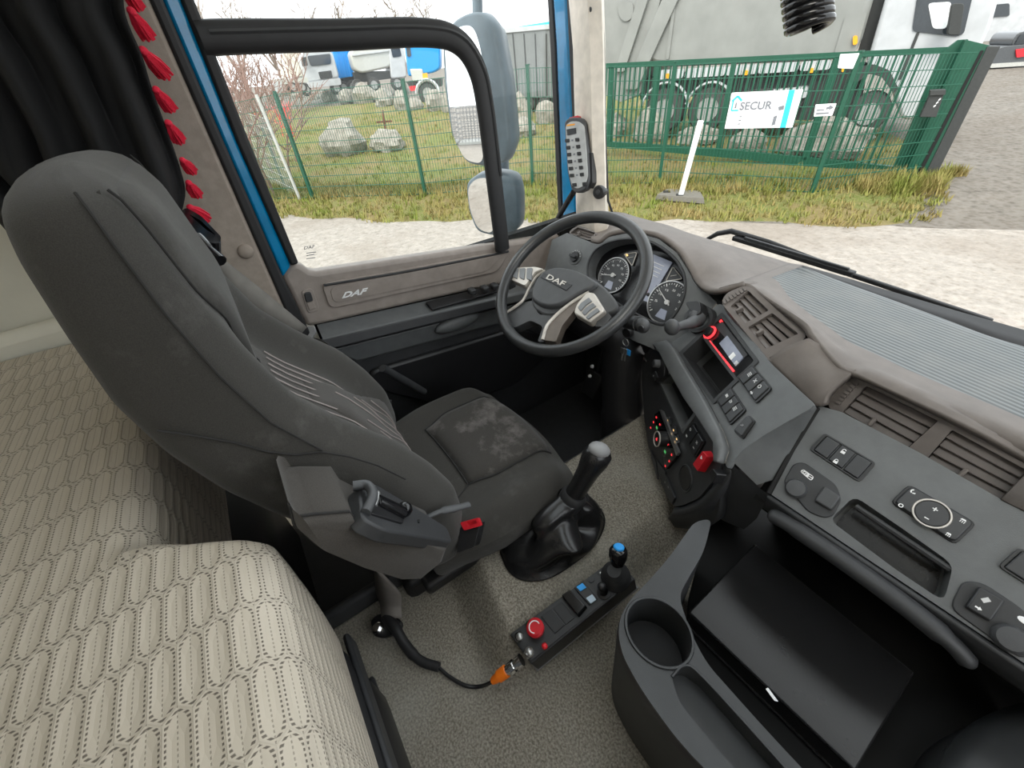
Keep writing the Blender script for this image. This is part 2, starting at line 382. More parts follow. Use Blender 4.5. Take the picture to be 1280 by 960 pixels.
def road():
    m, nt, bs = nodes('pale_gravel_road'); co = coords(nt); bs.inputs['Roughness'].default_value = .9
    a = noisef(nt, co, 7, 8, .8); v = voro(nt, co, 16); big = noisef(nt, co, .5, 5, .6)
    c = mixc(nt, ramp(nt, a, .38, .62), (.175, .15, .122), (.35, .31, .265)); c = mixc(nt, mx(nt, 'MULTIPLY', ramp(nt, v, .15, .5), .35), c, (.36, .335, .305))
    c = mixc(nt, mx(nt, 'MULTIPLY', ramp(nt, big, .5, .66), .55), c, (.20, .165, .13)); nt.links.new(c, bs.inputs['Base Color']); bump(nt, bs, v, .5, .02); return m
M['road'] = road()
def yard():
    m, nt, bs = nodes('muddy_gravel_yard'); co = coords(nt); bs.inputs['Roughness'].default_value = .9
    a = noisef(nt, co, 5, 9, .8); big = noisef(nt, co, .45, 5, .6); v = voro(nt, co, 11)
    c = mixc(nt, ramp(nt, a, .36, .64), (.085, .072, .056), (.215, .19, .16)); c = mixc(nt, mx(nt, 'MULTIPLY', ramp(nt, big, .4, .62), .6), c, (.12, .095, .07)); c = mixc(nt, mx(nt, 'MULTIPLY', ramp(nt, v, .3, .6), .3), c, (.27, .25, .22))
    nt.links.new(c, bs.inputs['Base Color']); bump(nt, bs, a, .8, .05); return m
M['yard'] = yard()
def turf():
    m, nt, bs = nodes('winter_grass_soil'); co = coords(nt); bs.inputs['Roughness'].default_value = .95
    a = noisef(nt, co, 1.1, 6, .7); f = noisef(nt, co, 26, 5, .75)
    c = mixc(nt, ramp(nt, a, .42, .58), (.21, .155, .055), (.115, .155, .018)); c = mixc(nt, mx(nt, 'MULTIPLY', ramp(nt, f, .4, .75), .8), c, (.33, .27, .12)); nt.links.new(c, bs.inputs['Base Color']); bump(nt, bs, f, .9, .05); return m
M['turf'] = turf()
def blades(name, c1, c2):
    m, nt, bs = nodes(name); co = coords(nt); bs.inputs['Roughness'].default_value = .8
    nt.links.new(mixc(nt, ramp(nt, noisef(nt, co, 1.3, 5, .7), .4, .62), c1, c2), bs.inputs['Base Color']); return m
M['grass'] = blades('grass_blades', (.27, .205, .07), (.15, .19, .022))
M['rock'] = mat('pale_limestone', (.22, .20, .17), .9, col2=(.40, .37, .32), ns=6, grain=25, gstr=.8, gd=.04)
def glass(name, tint=(.97, .985, .98), k=.4):
    m = bpy.data.materials.new(name); m.use_nodes = True; nt = m.node_tree; nt.nodes.clear()
    o = nt.nodes.new('ShaderNodeOutputMaterial'); tr = nt.nodes.new('ShaderNodeBsdfTransparent'); gl = nt.nodes.new('ShaderNodeBsdfGlossy'); mi = nt.nodes.new('ShaderNodeMixShader'); fr = nt.nodes.new('ShaderNodeFresnel')
    tr.inputs[0].default_value = (*tint, 1); gl.inputs['Roughness'].default_value = .0; fr.inputs[0].default_value = 1.45
    nt.links.new(mx(nt, 'MULTIPLY', fr.outputs[0], k), mi.inputs[0]); nt.links.new(tr.outputs[0], mi.inputs[1]); nt.links.new(gl.outputs[0], mi.inputs[2]); nt.links.new(mi.outputs[0], o.inputs[0]); return m
M['glass'] = glass('window_glass')
# ================================================================ the cab shell
def smooth01(t): t = max(0, min(1, t)); return t*t*(3-2*t)
def floor_z(x, y):
    a = smooth01((-.255-x)/.09)*smooth01((y-.055+(x+.45)*.15)/.10)
    ridge = math.exp(-((x+.285)/.02)**2)*.006*smooth01((y-.05)/.05)+.004*math.exp(-((y-.150+(x+.45)*.15)/.015)**2)*smooth01((-.3-x)/.05)
    return -1.0+.07*a+ridge
def FP(px, py, h=0.0):                          # point on the floor mat seen at a pixel, lifted by h
    z = -.98
    for _ in range(12): q = P(px, py, z=z); z = floor_z(q.x, q.y)+h
    return P(px, py, z=z)
g = G(); nx, ny = 190, 150
g.grid([[V((-.60+1.55*i/nx, -.22+1.2*j/ny, floor_z(-.60+1.55*i/nx, -.22+1.2*j/ny))) for i in range(nx+1)] for j in range(ny+1)])
obj('floor', g, M['mat'], kind='structure', solid=.012)
g = G(); g.box((-.92, .42, -1.30), (.66, 1.4, .06)); g.box((-.61, .42, -1.14), (.025, 1.4, .38)); g.box((-.92, 1.13, -.95), (.66, .04, .66))
obj('floor', g, M['dash_dark'], kind='structure', bevel=.01)
g = G(); g.box((-1.24, -.36, -.45), (.06, .86, 1.9)); obj('wall_left', g, M['cream'], kind='structure')
g = G(); g.box((-.1, -.83, -.45), (2.34, .06, 1.9)); obj('wall_back', g, M['cream'], kind='structure')
def xpoly(px, x0, dx, name, m, parent=None, bevel=.004, **kw):     # outline met on the side plane x = x0, given thickness dx
    g = G(); g.prism([P(a, b, x=x0) for a, b in px], (dx, 0, 0)); return obj(name, g, m, parent, bevel=bevel, **kw)
def ypoly(px, y0, dy, name, m, parent=None, bevel=.004, **kw):
    g = G(); g.prism([P(a, b, y=y0) for a, b in px], (0, dy, 0)); return obj(name, g, m, parent, bevel=bevel, **kw)
E1, E2, E3, E4 = [(55, -300), (187, 0), (266, 180), (355, 384), (372, 424)], [(74, -300), (204, 0), (281, 180), (354, 347), (392, 424)], [(108, -300), (226, 0), (297, 180), (364, 333), (369, 346)], [(126, -300), (243, 0), (313, 180), (374, 330), (380, 344)]
t1 = thing('trim_1', '', '', P(300, 400, x=-1.19), kind='structure')
xpoly([(-160, -300)]+E1[0:1]+E1[1:4]+[(362, 430), (300, 470), (120, 330)], -1.165, -.05, 'pillar_lining', M['felt'], t1, bevel=.008)
xpoly(E1+E2[::-1], -1.165, -.03, 'door_seal', M['rubber'], t1, bevel=.006)
g = G(); pc = P(307, 314, x=-1.165); g.lathe([(.0, .0), (.017, .0), (.016, .006), (.011, .010), (.001, .011)], pc, (1, 0, 0), 20); obj('screw_cap', g, M['felt'], t1, smooth=50)
g = G(); g.box((-1.185, -.42, -.385), (.05, .52, .07)); obj('lower_ledge', g, M['cream'], t1, bevel=.02)
# ---------------------------------------------------------------- the driver's door
d1 = thing('door_1', '', '', (-1.2, .6, -1.2), kind='structure')
xpoly(E2[:4]+E3[3::-1], -1.185, -.03, 'frame_paint', M['blue'], d1, bevel=.006)
xpoly(E3[:4]+E4[3::-1], -1.18, -.04, 'window_seal', M['rubber'], d1, bevel=.006)
g = G(); path = crom([P(a, b, x=-1.185) for a, b in [(250, 48), (300, 46), (420, 44), (530, 41), (572, 52), (595, 84), (606, 130), (617, 220), (628, 312)]], 6)
g.tube(path, .028, 12, flat=((1, 0, 0), .55)); obj('window_frame', g, M['rubber'], d1, smooth=60)
g = G(); path2 = crom([P(a, b, x=-1.172) for a, b in [(262, 40), (420, 36), (530, 34), (578, 46), (604, 84), (615, 130), (626, 220)]], 6); g.tube(path2, .005, 6); obj('frame_bead', g, M['dash_dark'], d1)
DX = -1.195
g = G(); g.box((-1.245, .55, -.92), (.03, 1.3, .86)); obj('door_core', g, M['void'], d1)
belt = [(352, 344), (360, 333), (370, 329), (379, 333), (387, 339), (396, 340.5), (520, 321.5), (640, 303), (700, 293)]
g = G(); g.prism([P(a, b, x=DX) for a, b in belt+[(706, 345), (619, 357), (524, 378), (396, 407), (384, 409)]], (-.05, 0, 0)); obj('trim_panel', g, M['trim'], d1, bevel=.012, bseg=3)
pd = Pl((DX, 0, 0), (1, 0, 0), (0, 1, 0))
def raised(px, h0, h1, r, name, m, parent, pl=pd, k=1.0, **kw):
    g = G(); g.pxslab(pl, px, h0, h1, r, k, 5); return obj(name, g, m, parent, **kw)
ip = raised([(401, 354), (637, 312), (620, 339), (412, 385)], -.002, .007, .02, 'inset_panel', M['trim'], d1, bevel=.004)
raised([(411, 359), (628, 317), (608, 338), (416, 378)], .006, .009, .018, 'inset_field', M['trim'], ip, bevel=.003)
g = G(); path = [pd.on(a, b, .008) for a, b in [(404, 355.5), (520, 336), (634, 313.5)]]; g.tube(crom(path, 6), .0035, 6); obj('inset_groove', g, M['rubber'], ip)
g = G(); pxletters(g, 'DAF', pd, (426, 371.5), (456, 365.5), (428.5, 364), .0095, bold=.03, thick=.002, shear=.15); obj('lettering', g, M['white'], ip, smooth=0, label='raised silver brand lettering')
la = raised([(375.5, 363), (390, 359), (400, 387), (385, 392)], 0, .003, .012, 'latch_surround', M['trim'], d1, bevel=.002)
raised([(379, 365.5), (387.5, 363.5), (391, 375), (382, 377)], .002, .010, .006, 'latch_lever', M['dash_dark'], la, bevel=.002)
raised([(382.5, 378), (391.5, 375.5), (394.5, 384.5), (386, 387.5)], .002, .006, .004, 'latch_button', M['trim'], la, bevel=.002)
# armrest ledge, pocket and lower panel
g = G(); top = [P(396, 406, x=-1.2), P(524, 378, x=-1.2), P(619, 357, x=-1.2), P(700, 340, x=-1.2)]; frt = [P(404, 425, x=-1.13), P(530, 395, x=-1.13), P(619, 373, x=-1.13), P(700, 354, x=-1.13)]
low = [P(415, 437, x=-1.125), P(535, 408, x=-1.125), P(619, 386, x=-1.125), P(700, 366, x=-1.125)]; bk = [q+V((-.075, 0, 0)) for q in low]
g.grid([top, frt, low, bk]); g.add(bk+top, [(0, 1, 5, 4), (1, 2, 6, 5), (2, 3, 7, 6)]); ar = obj('armrest', g, M['dash'], d1, bevel=.008)
g = G(); g.hexa([P(402, 425, x=-1.128), P(619, 374, x=-1.128), P(619, 385, x=-1.12), P(413, 437, x=-1.12)], [P(402, 425, x=-1.118), P(619, 374, x=-1.118), P(619, 385, x=-1.112), P(413, 437, x=-1.112)]); obj('armrest_edge', g, M['dash_dark'], ar, bevel=.004)
g = G(); g.hexa([P(532, 380, x=-1.19), P(622, 357, x=-1.19), P(622, 366, x=-1.14), P(540, 389, x=-1.14)], [P(532, 377, x=-1.18), P(622, 354, x=-1.18), P(622, 364, x=-1.135), P(540, 387, x=-1.135)]); sw = obj('switch_recess', g, M['black'], ar, bevel=.003)
for a, b in ((590, 366), (606, 363), (618, 360)):
    g = G(); g.box(P(a, b, x=-1.14)+V((0, 0, .006)), (.03, .022, .02)); obj('window_switch', g, M['dash_dark'], ar, bevel=.005)
g = G(); g.hexa([P(414, 437, x=-1.19), P(700, 366, x=-1.19), P(700, 384, x=-1.19), P(446, 452, x=-1.19)], [P(414, 437, x=-1.14), P(700, 366, x=-1.14), P(700, 384, x=-1.15), P(446, 452, x=-1.15)]); obj('lower_band', g, M['dash'], d1, bevel=.006)
g = G(); g.prism([P(a, b, x=-1.16) for a, b in [(400, 430), (700, 370), (800, 560), (640, 640), (470, 560)]], (-.04, 0, 0)); obj('lower_panel', g, M['dash_dark'], d1, bevel=.01)
raised([(450, 456), (560, 425), (640, 402), (690, 420), (640, 470), (560, 500), (470, 480)], .035, .06, .05, 'door_pocket', M['black'], d1, bevel=.008)
g = G(); g.sphere(P(572, 403, x=-1.135), (.02, .085, .028), 20, 10); obj('pull_cup', g, M['dash'], d1, smooth=80)
g = G(); g.prism([P(a, b, x=-1.215) for a, b in [(140, -280), (243, 0), (374, 331), (396, 341), (640, 305), (700, 295), (684, 0), (668, -150)]], (-.004, 0, 0)); obj('window_pane', g, M['glass'], d1, smooth=0)
g = G(); pg = Pl((-1.2135, 0, 0), (1, 0, 0), (0, 1, 0)); pxletters(g, 'DAF', pg, (380, 312), (393, 310), (380.5, 308), .0, bold=.012)
for i, (a, w_) in enumerate(((316, 12), (319, 10), (323, 11))): g.pxslab(pg, [(383, a), (383+w_, a-1.5), (383+w_, a-.6), (383, a+.9)], 0, .0004, .0002)
obj('etched_mark', g, M['signgrey'], d1, smooth=0)
# ---------------------------------------------------------------- front pillar
t2 = thing('trim_2', '', '', P(735, 300, y=1.06), kind='structure')
ypoly([(668, -160), (684, 0), (687.5, 60), (697, 260), (699, 330), (704, 330), (702, 260), (694, 60), (690, 0), (674, -160)], 1.12, .05, 'door_seal', M['rubber'], t2)
ypoly([(674, -160), (690, 0), (694, 60), (702, 260), (704, 330), (723, 330), (720, 260), (711, 60), (708, 0), (692, -160)], 1.11, .06, 'frame_paint', M['blue'], t2, bevel=.012)
ypoly([(692, -160), (708, 0), (711, 60), (720, 260), (723, 330), (729, 330), (726, 260), (723, 60), (718, 0), (702, -160)], 1.09, .06, 'pillar_seal', M['rubber'], t2)
g = G(); r = []
for (l, m_, rr, yy) in ((699, 722, 741, -160), (718, 737, 749.5, 0), (723, 740, 751.5, 60), (725, 742, 753, 160), (726, 744, 756, 262), (728, 748, 762, 330)):
    r.append([P(l-2, yy, y=1.09), P(l, yy, y=1.07), P(m_, yy, y=1.04), P(rr-2, yy, y=1.06), P(rr, yy, y=1.09), P(rr, yy, y=1.11)])
g.grid(r); obj('pillar_trim', g, M['beige'], t2, smooth=40, solid=.012)
g = G(); g.tube([P(745, -160, y=1.085), P(754.5, 60, y=1.085), P(756, 160, y=1.085), P(760, 250, y=1.085), P(766, 268, y=1.1)], .004, 8); obj('edge_seal', g, M['rubber'], t2)
g = G(); g.lathe([(.006, 0), (.006, .003), (.001, .004)], P(738, 12, y=1.036), (0, -1, 0), 12); obj('screw_cap', g, M['dash_dark'], t2)
# ---------------------------------------------------------------- windscreen
w1 = thing('window_1', '', '', (0, 1.2, -.52), kind='structure')
g = G(); bl = [P(752, 262, y=1.12), P(800, 276, y=1.2), P(880, 302, y=1.225), P(960, 330, y=1.23)]+[V((x, 1.23, -.5)) for x in (-.2, .2, .6, .95)]
g.grid([bl, [q+V((0, -.12, 1.1)) for q in bl]]); obj('pane', g, M['glass'], w1, smooth=180)
# ---------------------------------------------------------------- roof
g = G(); xs_ = (-1.24, -.75, -.45, .25, .55, 1.0); ys_ = ((-.86, .62), (-.45, .65), (.0, .66), (.60, .64), (.95, .56), (1.08, .46))
g.add([V((x, y, z)) for y, z in ys_ for x in xs_], [(j*6+i, j*6+i+1, j*6+i+7, j*6+i+6) for j in range(5) for i in range(5) if not (j == 2 and i in (1, 2, 3))])
obj('ceiling', g, M['cream'], kind='structure', solid=.03, smooth=60)
hat = thing('added_hatch', '', '', (-.1, .3, .66), kind='structure')  # unseen roof hatch, added to let soft top light into the cab
g = G(); g.prism([V((-.75, .0, .672)), V((.55, .0, .672)), V((.55, .60, .652)), V((-.75, .60, .652))], (0, 0, .006)); obj('added_hatch_pane', g, M['glass'], hat, smooth=0)
g = G(); g.tube([V((-.75, .0, .665)), V((.55, .0, .665)), V((.55, .60, .645)), V((-.75, .60, .645))], .02, 8, closed=True); obj('added_hatch_frame', g, M['rubber'], hat)
g = G(); g.box((.975, .14, -.86), (.04, 1.94, .90)); obj('wall_right', g, M['trim'], kind='structure')
g = G(); g.box((.975, 1.09, .03), (.05, .09, .92)); g.box((.975, -.45, .1), (.05, .75, 1.06)); obj('trim_3', g, M['felt'], kind='structure', bevel=.01)
# ================================================================ driver's seat
XC = -.718
seat = thing('driver_seat', 'dark grey upholstered driver seat with stitched backrest beside the bed', 'seat', (XC, .2, -1.27))
LV = [(-.046, -.150, -.115, .11), (-.050, -.16, -.097, .155), (-.068, -.172, -.082, .188), (-.11, -.182, -.076, .198), (-.18, -.190, -.068, .207), (-.26, -.198, -.053, .210), (-.34, -.19, -.030, .216), (-.42, -.165, .020, .230),
      (-.50, -.125, .082, .246), (-.58, -.08, .122, .25), (-.66, -.04, .150, .252), (-.74, -.01, .154, .25), (-.80, .01, .14, .242), (-.84, .03, .12, .235)]
def lvl(z):
    if z >= LV[0][0]: return LV[0][1:]
    for a, b in zip(LV, LV[1:]):
        if z >= b[0]: t = (a[0]-z)/(a[0]-b[0]); return tuple(p+(q-p)*t for p, q in zip(a[1:], b[1:]))
    return LV[-1][1:]
def front_y(x, z):                              # front face of the backrest: side bolsters with a hollow between
    yr, yf, hw = lvl(z); k = abs(x)/hw
    dep = .055*smooth01((-.20-z)/.2)*(1-.3*smooth01((-.62-z)/.1))
    edge = 1-smooth01((k-.8)/.2)*.22
    return yr+(yf-yr)*edge-dep*(1-smooth01((k-.42)/.34))
rings = []
for i in range(49):
    z = -.046-.794*i/48; yr, yf, hw = lvl(z); ym = (yr+yf)/2; ring = []
    for k in range(25): x = -hw+2*hw*k/24; ring.append(V((XC+x, front_y(x*.995, z), z)))
    y0 = front_y(hw, z); cr = min(.05, (y0-yr)*.6); side = [(hw, y0-(y0-yr-cr)*.35), (hw, y0-(y0-yr-cr)*.75), (hw-.003, yr+cr*.8), (hw-.014, yr+cr*.3), (hw-.04, yr+.002), (hw*.45, yr-.004)]
    ring += [V((XC+x, y, z)) for x, y in side]+[V((XC, yr-.006, z))]+[V((XC-x, y, z)) for x, y in side[::-1]]
    rings.append(ring)
g = G(); g.loft(rings); back = obj('backrest', g, M['seat'], seat, smooth=70, sub=1)
def fpt(px, py, h=.0):                          # point on the backrest front found by marching along the view ray
    d = ray(px, py); t = .3
    while t < 2.0:
        q = d*t
        if q.z > -.84 and abs(q.x-XC) < lvl(q.z)[2]+.01 and q.y > -.2 and (q.y <= front_y(q.x-XC, q.z)): break
        t += .002
    q = d*t; yy = front_y(max(-lvl(q.z)[2], min(lvl(q.z)[2], q.x-XC)), q.z); return V((q.x, yy+h, q.z))
def sheet(name, edge_l, edge_r, m, z0, z1, puff, off, par, n=20, k=12, **kw):   # padded panel lying on the front face between two edges
    g = G(); rows = []
    for i in range(n+1):
        t = i/n; z = z0+(z1-z0)*t; a, b = edge_l(t), edge_r(t); r = []
        for j in range(k+1):
            u = j/k; x = a+(b-a)*u
            e = min(1, 4*u*(1-u)*1.8)*min(1, 4*t*(1-t)*2.4)
            r.append(V((XC+x, front_y(x, z)+off+puff*math.sqrt(max(0, e)), z)))
        rows.append(r)
    g.grid(rows); return obj(name, g, m, par, smooth=80, solid=.012, **kw)
def hpw(t): return .018+.140*(1-smooth01((t-.30)/.72))
hp = sheet('head_pad', lambda t: -hpw(t), hpw, M['seat'], -.066, -.37, .020, -.006, back, 28)
g = G(); g.tube([V((XC+hpw(k/30)*s_, front_y(hpw(k/30), -.066-.304*k/30)+.002, -.066-.304*k/30)) for s_, rg in ((-1, range(0, 31)), (1, range(30, -1, -1))) for k in rg], .0015, 6); obj('seam', g, M['seam'], hp)
up = sheet('insert_upper', lambda t: -.10-.02*t, lambda t: .10+.02*t, M['insert'], -.30, -.56, .004, -.003, back)
lo = sheet('insert_lower', lambda t: -.05-.105*smooth01(t*1.6), lambda t: .05+.105*smooth01(t*1.6), M['insert'], -.44, -.82, .012, -.001, back)
g = G()
for s in range(7):
    x = -.075+.025*s; g.tube([V((XC+x, front_y(x, z)+.0045, z)) for z in [-.385-.012*k for k in range(14)]], .0015, 4)
obj('stitching', g, M['thread'], up)
g = G()
for s in range(8):
    pts = []
    for k in range(13):
        t = .12+.84*k/12; z = -.44-.38*t; w_ = .15*smooth01(t*1.6); x = -.12+.036*s+(.02*math.sin(k*.6) if s % 3 == 1 else 0)
        if abs(x) < w_: pts.append(V((XC+x, front_y(x, z)+.0125, z)))
    if len(pts) > 1: g.tube(pts, .0015, 4)
obj('stitching', g, M['thread'], lo)
for s in (-1, 1):                                # piped seams along both flanks and across the side panels
    g = G(); zz = [-.062-.0115*k for k in range(31)]; g.tube([V((XC+s*(lvl(z)[2]+.0008), front_y(lvl(z)[2], z), z)) for z in zz], .0015, 6); obj('seam', g, M['seam'], back)
    g = G(); g.tube([V((XC+s*(lvl(z)[2]+.0012), y, z)) for y, z in ((-.165, -.292), (-.14, -.315), (-.11, -.345), (-.085, -.375), (-.06, -.395), (-.03, -.408), (0, -.435), (.03, -.47), (.06, -.52))], .0015, 6); obj('seam', g, M['seam'], back)
# cushion
def cush(u, v_):                                 # u across -1..1, v rear to front 0..1
    hw = .225+.03*smooth01(v_*2)-.06*smooth01((v_-.72)/.28)*0; x = XC+.003+hw*u
    fy = .49-.055*u*u; y = .05+(fy-.05)*v_
    k = abs(u); z = -.812+.022*smooth01((k-.55)/.25)-.055*smooth01((k-.82)/.18)**2-.055*smooth01((v_-.80)/.20)**2+.012*math.sin(PI*v_)
    return V((x, y, z))
rows = [[cush(-1+2*i/24, j/20) for i in range(25)] for j in range(21)]
g = G(); g.grid(rows); bd = [rows[0][i] for i in range(25)]+[rows[j][24] for j in range(1, 21)]+[rows[20][i] for i in range(23, -1, -1)]+[rows[j][0] for j in range(19, 0, -1)]
cc = V((XC, .27, -.86)); r1 = [cc+(q-cc)*1.015+V((0, 0, -.025)) for q in bd]; r2 = [V((cc.x+(q.x-cc.x)*.95, cc.y+(q.y-cc.y)*.95, -.905)) for q in bd]
g.grid([bd, r1, r2], True); g.add(r2, [tuple(range(len(r2)))]); cu = obj('cushion', g, M['seat'], seat, smooth=60, sub=1)
g = G(); rows = []
for j in range(17):
    v_ = .37+.57*j/16; r = []
    for i in range(17):
        u = -.62+1.10*i/16; kk = .12*(1-smooth01((v_-.37)/.2)); u2 = u*(1-kk)
        e = min(1, 4*(i/16)*(1-i/16)*2.2)*min(1, (v_-.37)/.08 if v_ < .45 else 1)
        r.append(cush(u2, v_)+V((0, 0, .002+.014*math.sqrt(max(0, min(1, e))))))
    rows.append(r)
g.grid(rows); obj('cushion_insert', g, M['cushion'], cu, smooth=80, solid=.006)
g = G(); e = [rows[j][0] for j in range(16, -1, -1)]+rows[0][1:16]+[rows[j][16] for j in range(17)]; g.tube([q+V((0, 0, .001)) for q in e], .002, 6)
g.tube([rows[0][16], cush(.55, .24)+V((0, 0, .002)), cush(.62, .05)], .002, 6); obj('seam', g, M['seam'], cu)
g = G(); g.box((XC-.02, .2, -1.09), (.38, .44, .30)); obj('base', g, M['black'], seat, bevel=.02)
g = G(); g.box((XC, .20, -.925), (.44, .36, .04)); obj('cushion_pan', g, M['black'], seat, bevel=.01)
# armrest on the right flank, tipped down at the front
arm_px = [(372, 668), (366, 640), (374, 655), (392, 652), (442, 648), (449, 662), (470, 669), (540, 681), (561, 688), (556, 706), (530, 727), (505, 728), (455, 713), (398, 688)]
AX = -.372
arm_px = [(364, 640), (376, 655), (395, 652), (440, 648), (452, 664), (475, 671), (540, 681), (562, 689), (556, 706), (531, 727), (506, 728), (455, 713), (400, 690), (370, 664)]
g = G(); A0 = [P(a, b, x=AX) for a, b in arm_px]; cen = sum(A0, V((0, 0, 0)))/len(A0); L_ = [V((AX-.005, *(cen+(q-cen)*.94)[1:])) for q in A0]
rr = [[cen+(q-cen)*s+V((dx, 0, 0)) for q in A0] for s, dx in ((.90, .0), (.97, -.006), (1.0, -.02), (1.0, -.095), (.96, -.108), (.88, -.113))]
g.loft(rr); arm = obj('armrest', g, M['armpad'], seat, smooth=60, bevel=.0)
g = G(); g.tube([q+V((-.012, 0, .0012)) for q in A0], .0018, 6, closed=True); obj('seam', g, M['seam'], arm)
tp = [P(440, 648, x=AX), P(452, 664, x=AX), P(475, 671, x=AX), P(540, 681, x=AX), P(562, 689, x=AX)]
pa = Pl.pts(P(443, 650, x=AX)+V((0, .0, .002)), P(555, 686, x=AX)+V((0, 0, .002)), P(443, 650, x=AX)+V((-.1, 0, .002)))
g = G(); g.pxslab(pa, [(445, 655), (441, 612), (462, 608), (530, 648), (556, 664), (563, 684), (540, 680), (475, 670)], -.012, .009, .012, .97, 4); ct = obj('control_panel', g, M['dash_dark'], arm, bevel=.003)
g = G(); g.pxslab(pa, [(456, 650), (462, 624), (500, 640), (497, 662)], .006, .012, .006); obj('recess_rim', g, M['black'], ct, bevel=.002)
g = G(); g.tube([pa.on(464, 635, .014), pa.on(495, 650, .014)], [.010, .012], 12, flat=(pa.n, .8)); g.sphere(pa.on(497, 646, .015), .012, 12, 8); obj('lever', g, M['blackgloss'], ct, smooth=60)
g = G(); g.tube(crom([pa.on(436, 613, .008), pa.on(446, 620, .02), pa.on(452, 634, .022), pa.on(450, 648, .010)], 5), [.007]*16, 10); obj('grip_handle', g, M['hub'], ct, smooth=60)
g = G(); g.tube(crom([pa.on(459, 620, .010), pa.on(463, 628, .016), pa.on(462, 640, .010)], 4), .0035, 8); obj('trim_rib', g, M['steel'], ct, smooth=60)
g = G(); g.pxslab(pa, [(517, 655), (519, 655.5), (519, 660), (517, 659)], .009, .0105, .001); obj('slot', g, M['void'], ct)
# levers, buckle, belt
g = G(); g.tube(crom([P(527, 650, x=-.45), P(548, 640, x=-.45), P(566, 636, x=-.45), P(586, 631, x=-.45)], 6), [.005]*8+[.008]*6+[.007]*5, 10, flat=((0, 0, 1), .6)); obj('recline_lever', g, M['hub'], seat, smooth=60)
bk = P(588, 655, x=-.475)
pb = Pl(bk, (.35, -.5, .8), (.6, .8, 0))
g = G(); g.pxslab(pb, [(573, 660), (600, 652), (592, 684), (570, 692)], -.035, -.004, .005); bu = obj('buckle', g, M['black'], seat, bevel=.004)
g = G(); g.panel(pb, rpoly([pb.lp(*q) for q in [(576, 653), (598, 647), (602, 657), (581, 663)]], .003), [(rpoly([pb.lp(*q) for q in [(584, 652.5), (595, 650), (597.5, 654), (587, 657)]], .001), .006, True)], .012, .004); obj('release_button', g, M['red'], bu, label='red release button')
g = G(); g.tube([P(487, 500, x=-.98), P(487, 532, x=-.95), P(481, 560, x=-.93)], .006, 8); g.tube([P(478, 460, x=-1.02), P(510, 478, x=-1.05), P(530, 490, x=-1.06)], .012, 10); obj('seat_rail', g, M['dash_dark'], seat, smooth=60)
# belt guide on the shoulder, webbing and tongue
gp = Pl(P(246, 290, x=-.93), (.3, .35, .85), (.3, 1, -.6))
g = G(); g.panel(gp, rpoly([gp.lp(*q) for q in [(222, 272), (233, 263), (252, 274), (277, 300), (274, 309), (258, 306), (238, 296)]], .008), [(rpoly([gp.lp(*q) for q in [(236, 271), (252, 280), (270, 298), (258, 291)]], .004), .012, True)], .03, .006); bg_ = obj('belt_guide', g, M['blackgloss'], seat, bevel=.003)
g = G(); g.tube([gp.at(244, 298), gp.at(262, 320, -.01), gp.at(268, 330, -.02)], [.014, .016, .01], 10); g.tube([gp.at(262, 314), gp.at(276, 326)], .010, 10); obj('belt_roller', g, M['blackgloss'], bg_, smooth=60)
g = G(); w_l = [P(272, 318, x=-.955), P(300, 340, x=-1.0), P(340, 372, x=-1.045), P(384, 409, x=-1.075)]; w_r = [P(264, 330, x=-.955), P(300, 378, x=-1.0), P(342, 408, x=-1.04), P(372, 424, x=-1.075)]
g.grid([[a, (a+b)/2+V((.006, 0, .004)), b] for a, b in zip(crom(w_l, 5), crom(w_r, 5))]); obj('belt_webbing', g, M['belt'], seat, smooth=80, solid=.003)
tg = Pl(P(394, 425, x=-1.07), (.8, -.3, .5), (0, 1, -.4))
g = G(); g.pxslab(tg, [(386, 408), (394, 408), (396, 416), (390, 425), (383, 424), (389, 416)], 0, .012, .003); tq = obj('belt_tongue', g, M['grey'], seat, bevel=.002)
g = G(); g.panel(tg, rpoly([tg.lp(*q) for q in [(392, 422), (401, 424), (411, 430), (408, 434), (398, 433), (391, 427)]], .003), [(rpoly([tg.lp(*q) for q in [(399, 427), (407, 430.5), (405.5, 432), (398, 430)]], .001), .004, False)], .004, .004); obj('metal_plate', g, M['chrome'], tq)
# ================================================================ bed with its stretched cover
bed = thing('bed', 'cream perforated cloth covered bunk mattress filling the lower left behind the seat', 'bed', (-.2, -.45, -1.0))
def bed_front(x):                                # front edge: recessed behind the seat
    return -.118-.125*smooth01((-.395-x)/.10)
me_rows, uv = [], []
NX, NY = 120, 40
prof = [(0.0, 0.0)]
g = G(); rows = []
for i in range(NX+1):
    x = -1.15+1.69*i/NX; yf = bed_front(x); r = []
    puf = .012*math.sin(i*.9)*0
    for j in range(NY+1):
        s = j/NY
        if s < .55: y = -.79+(yf-.045+.79)*(s/.55); z = -.405+.012*math.sin(PI*s/.55)
        elif s < .75: a = (s-.55)/.2*PI/2; y = yf-.045+.045*math.sin(a); z = -.405-.045*(1-math.cos(a))
        else: y = yf-.012*((s-.75)/.25)**2; z = -.45-.24*(s-.75)/.25
        fold = .010*math.exp(-((x+.47+.25*(y+.2))/.016)**2)*smooth01((y+.30)/.08)
        r.append(V((x, y, z+fold)))
    rows.append(r)
g.grid(rows); ms = obj('mattress', g, M['bed'], bed, smooth=180)
uvl = ms.data.uv_layers.new(name='cloth'); 
acc = []
for r in rows:
    q = [0.0]
    for j in range(1, len(r)): q.append(q[-1]+(r[j]-r[j-1]).length)
    acc.append([v_-q[22] + r[22].y for v_ in q])
vu = [(rows[i][j].x, acc[i][j]) for i in range(NX+1) for j in range(NY+1)]
for lp in ms.data.loops: uvl.data[lp.index].uv = vu[lp.vertex_index]
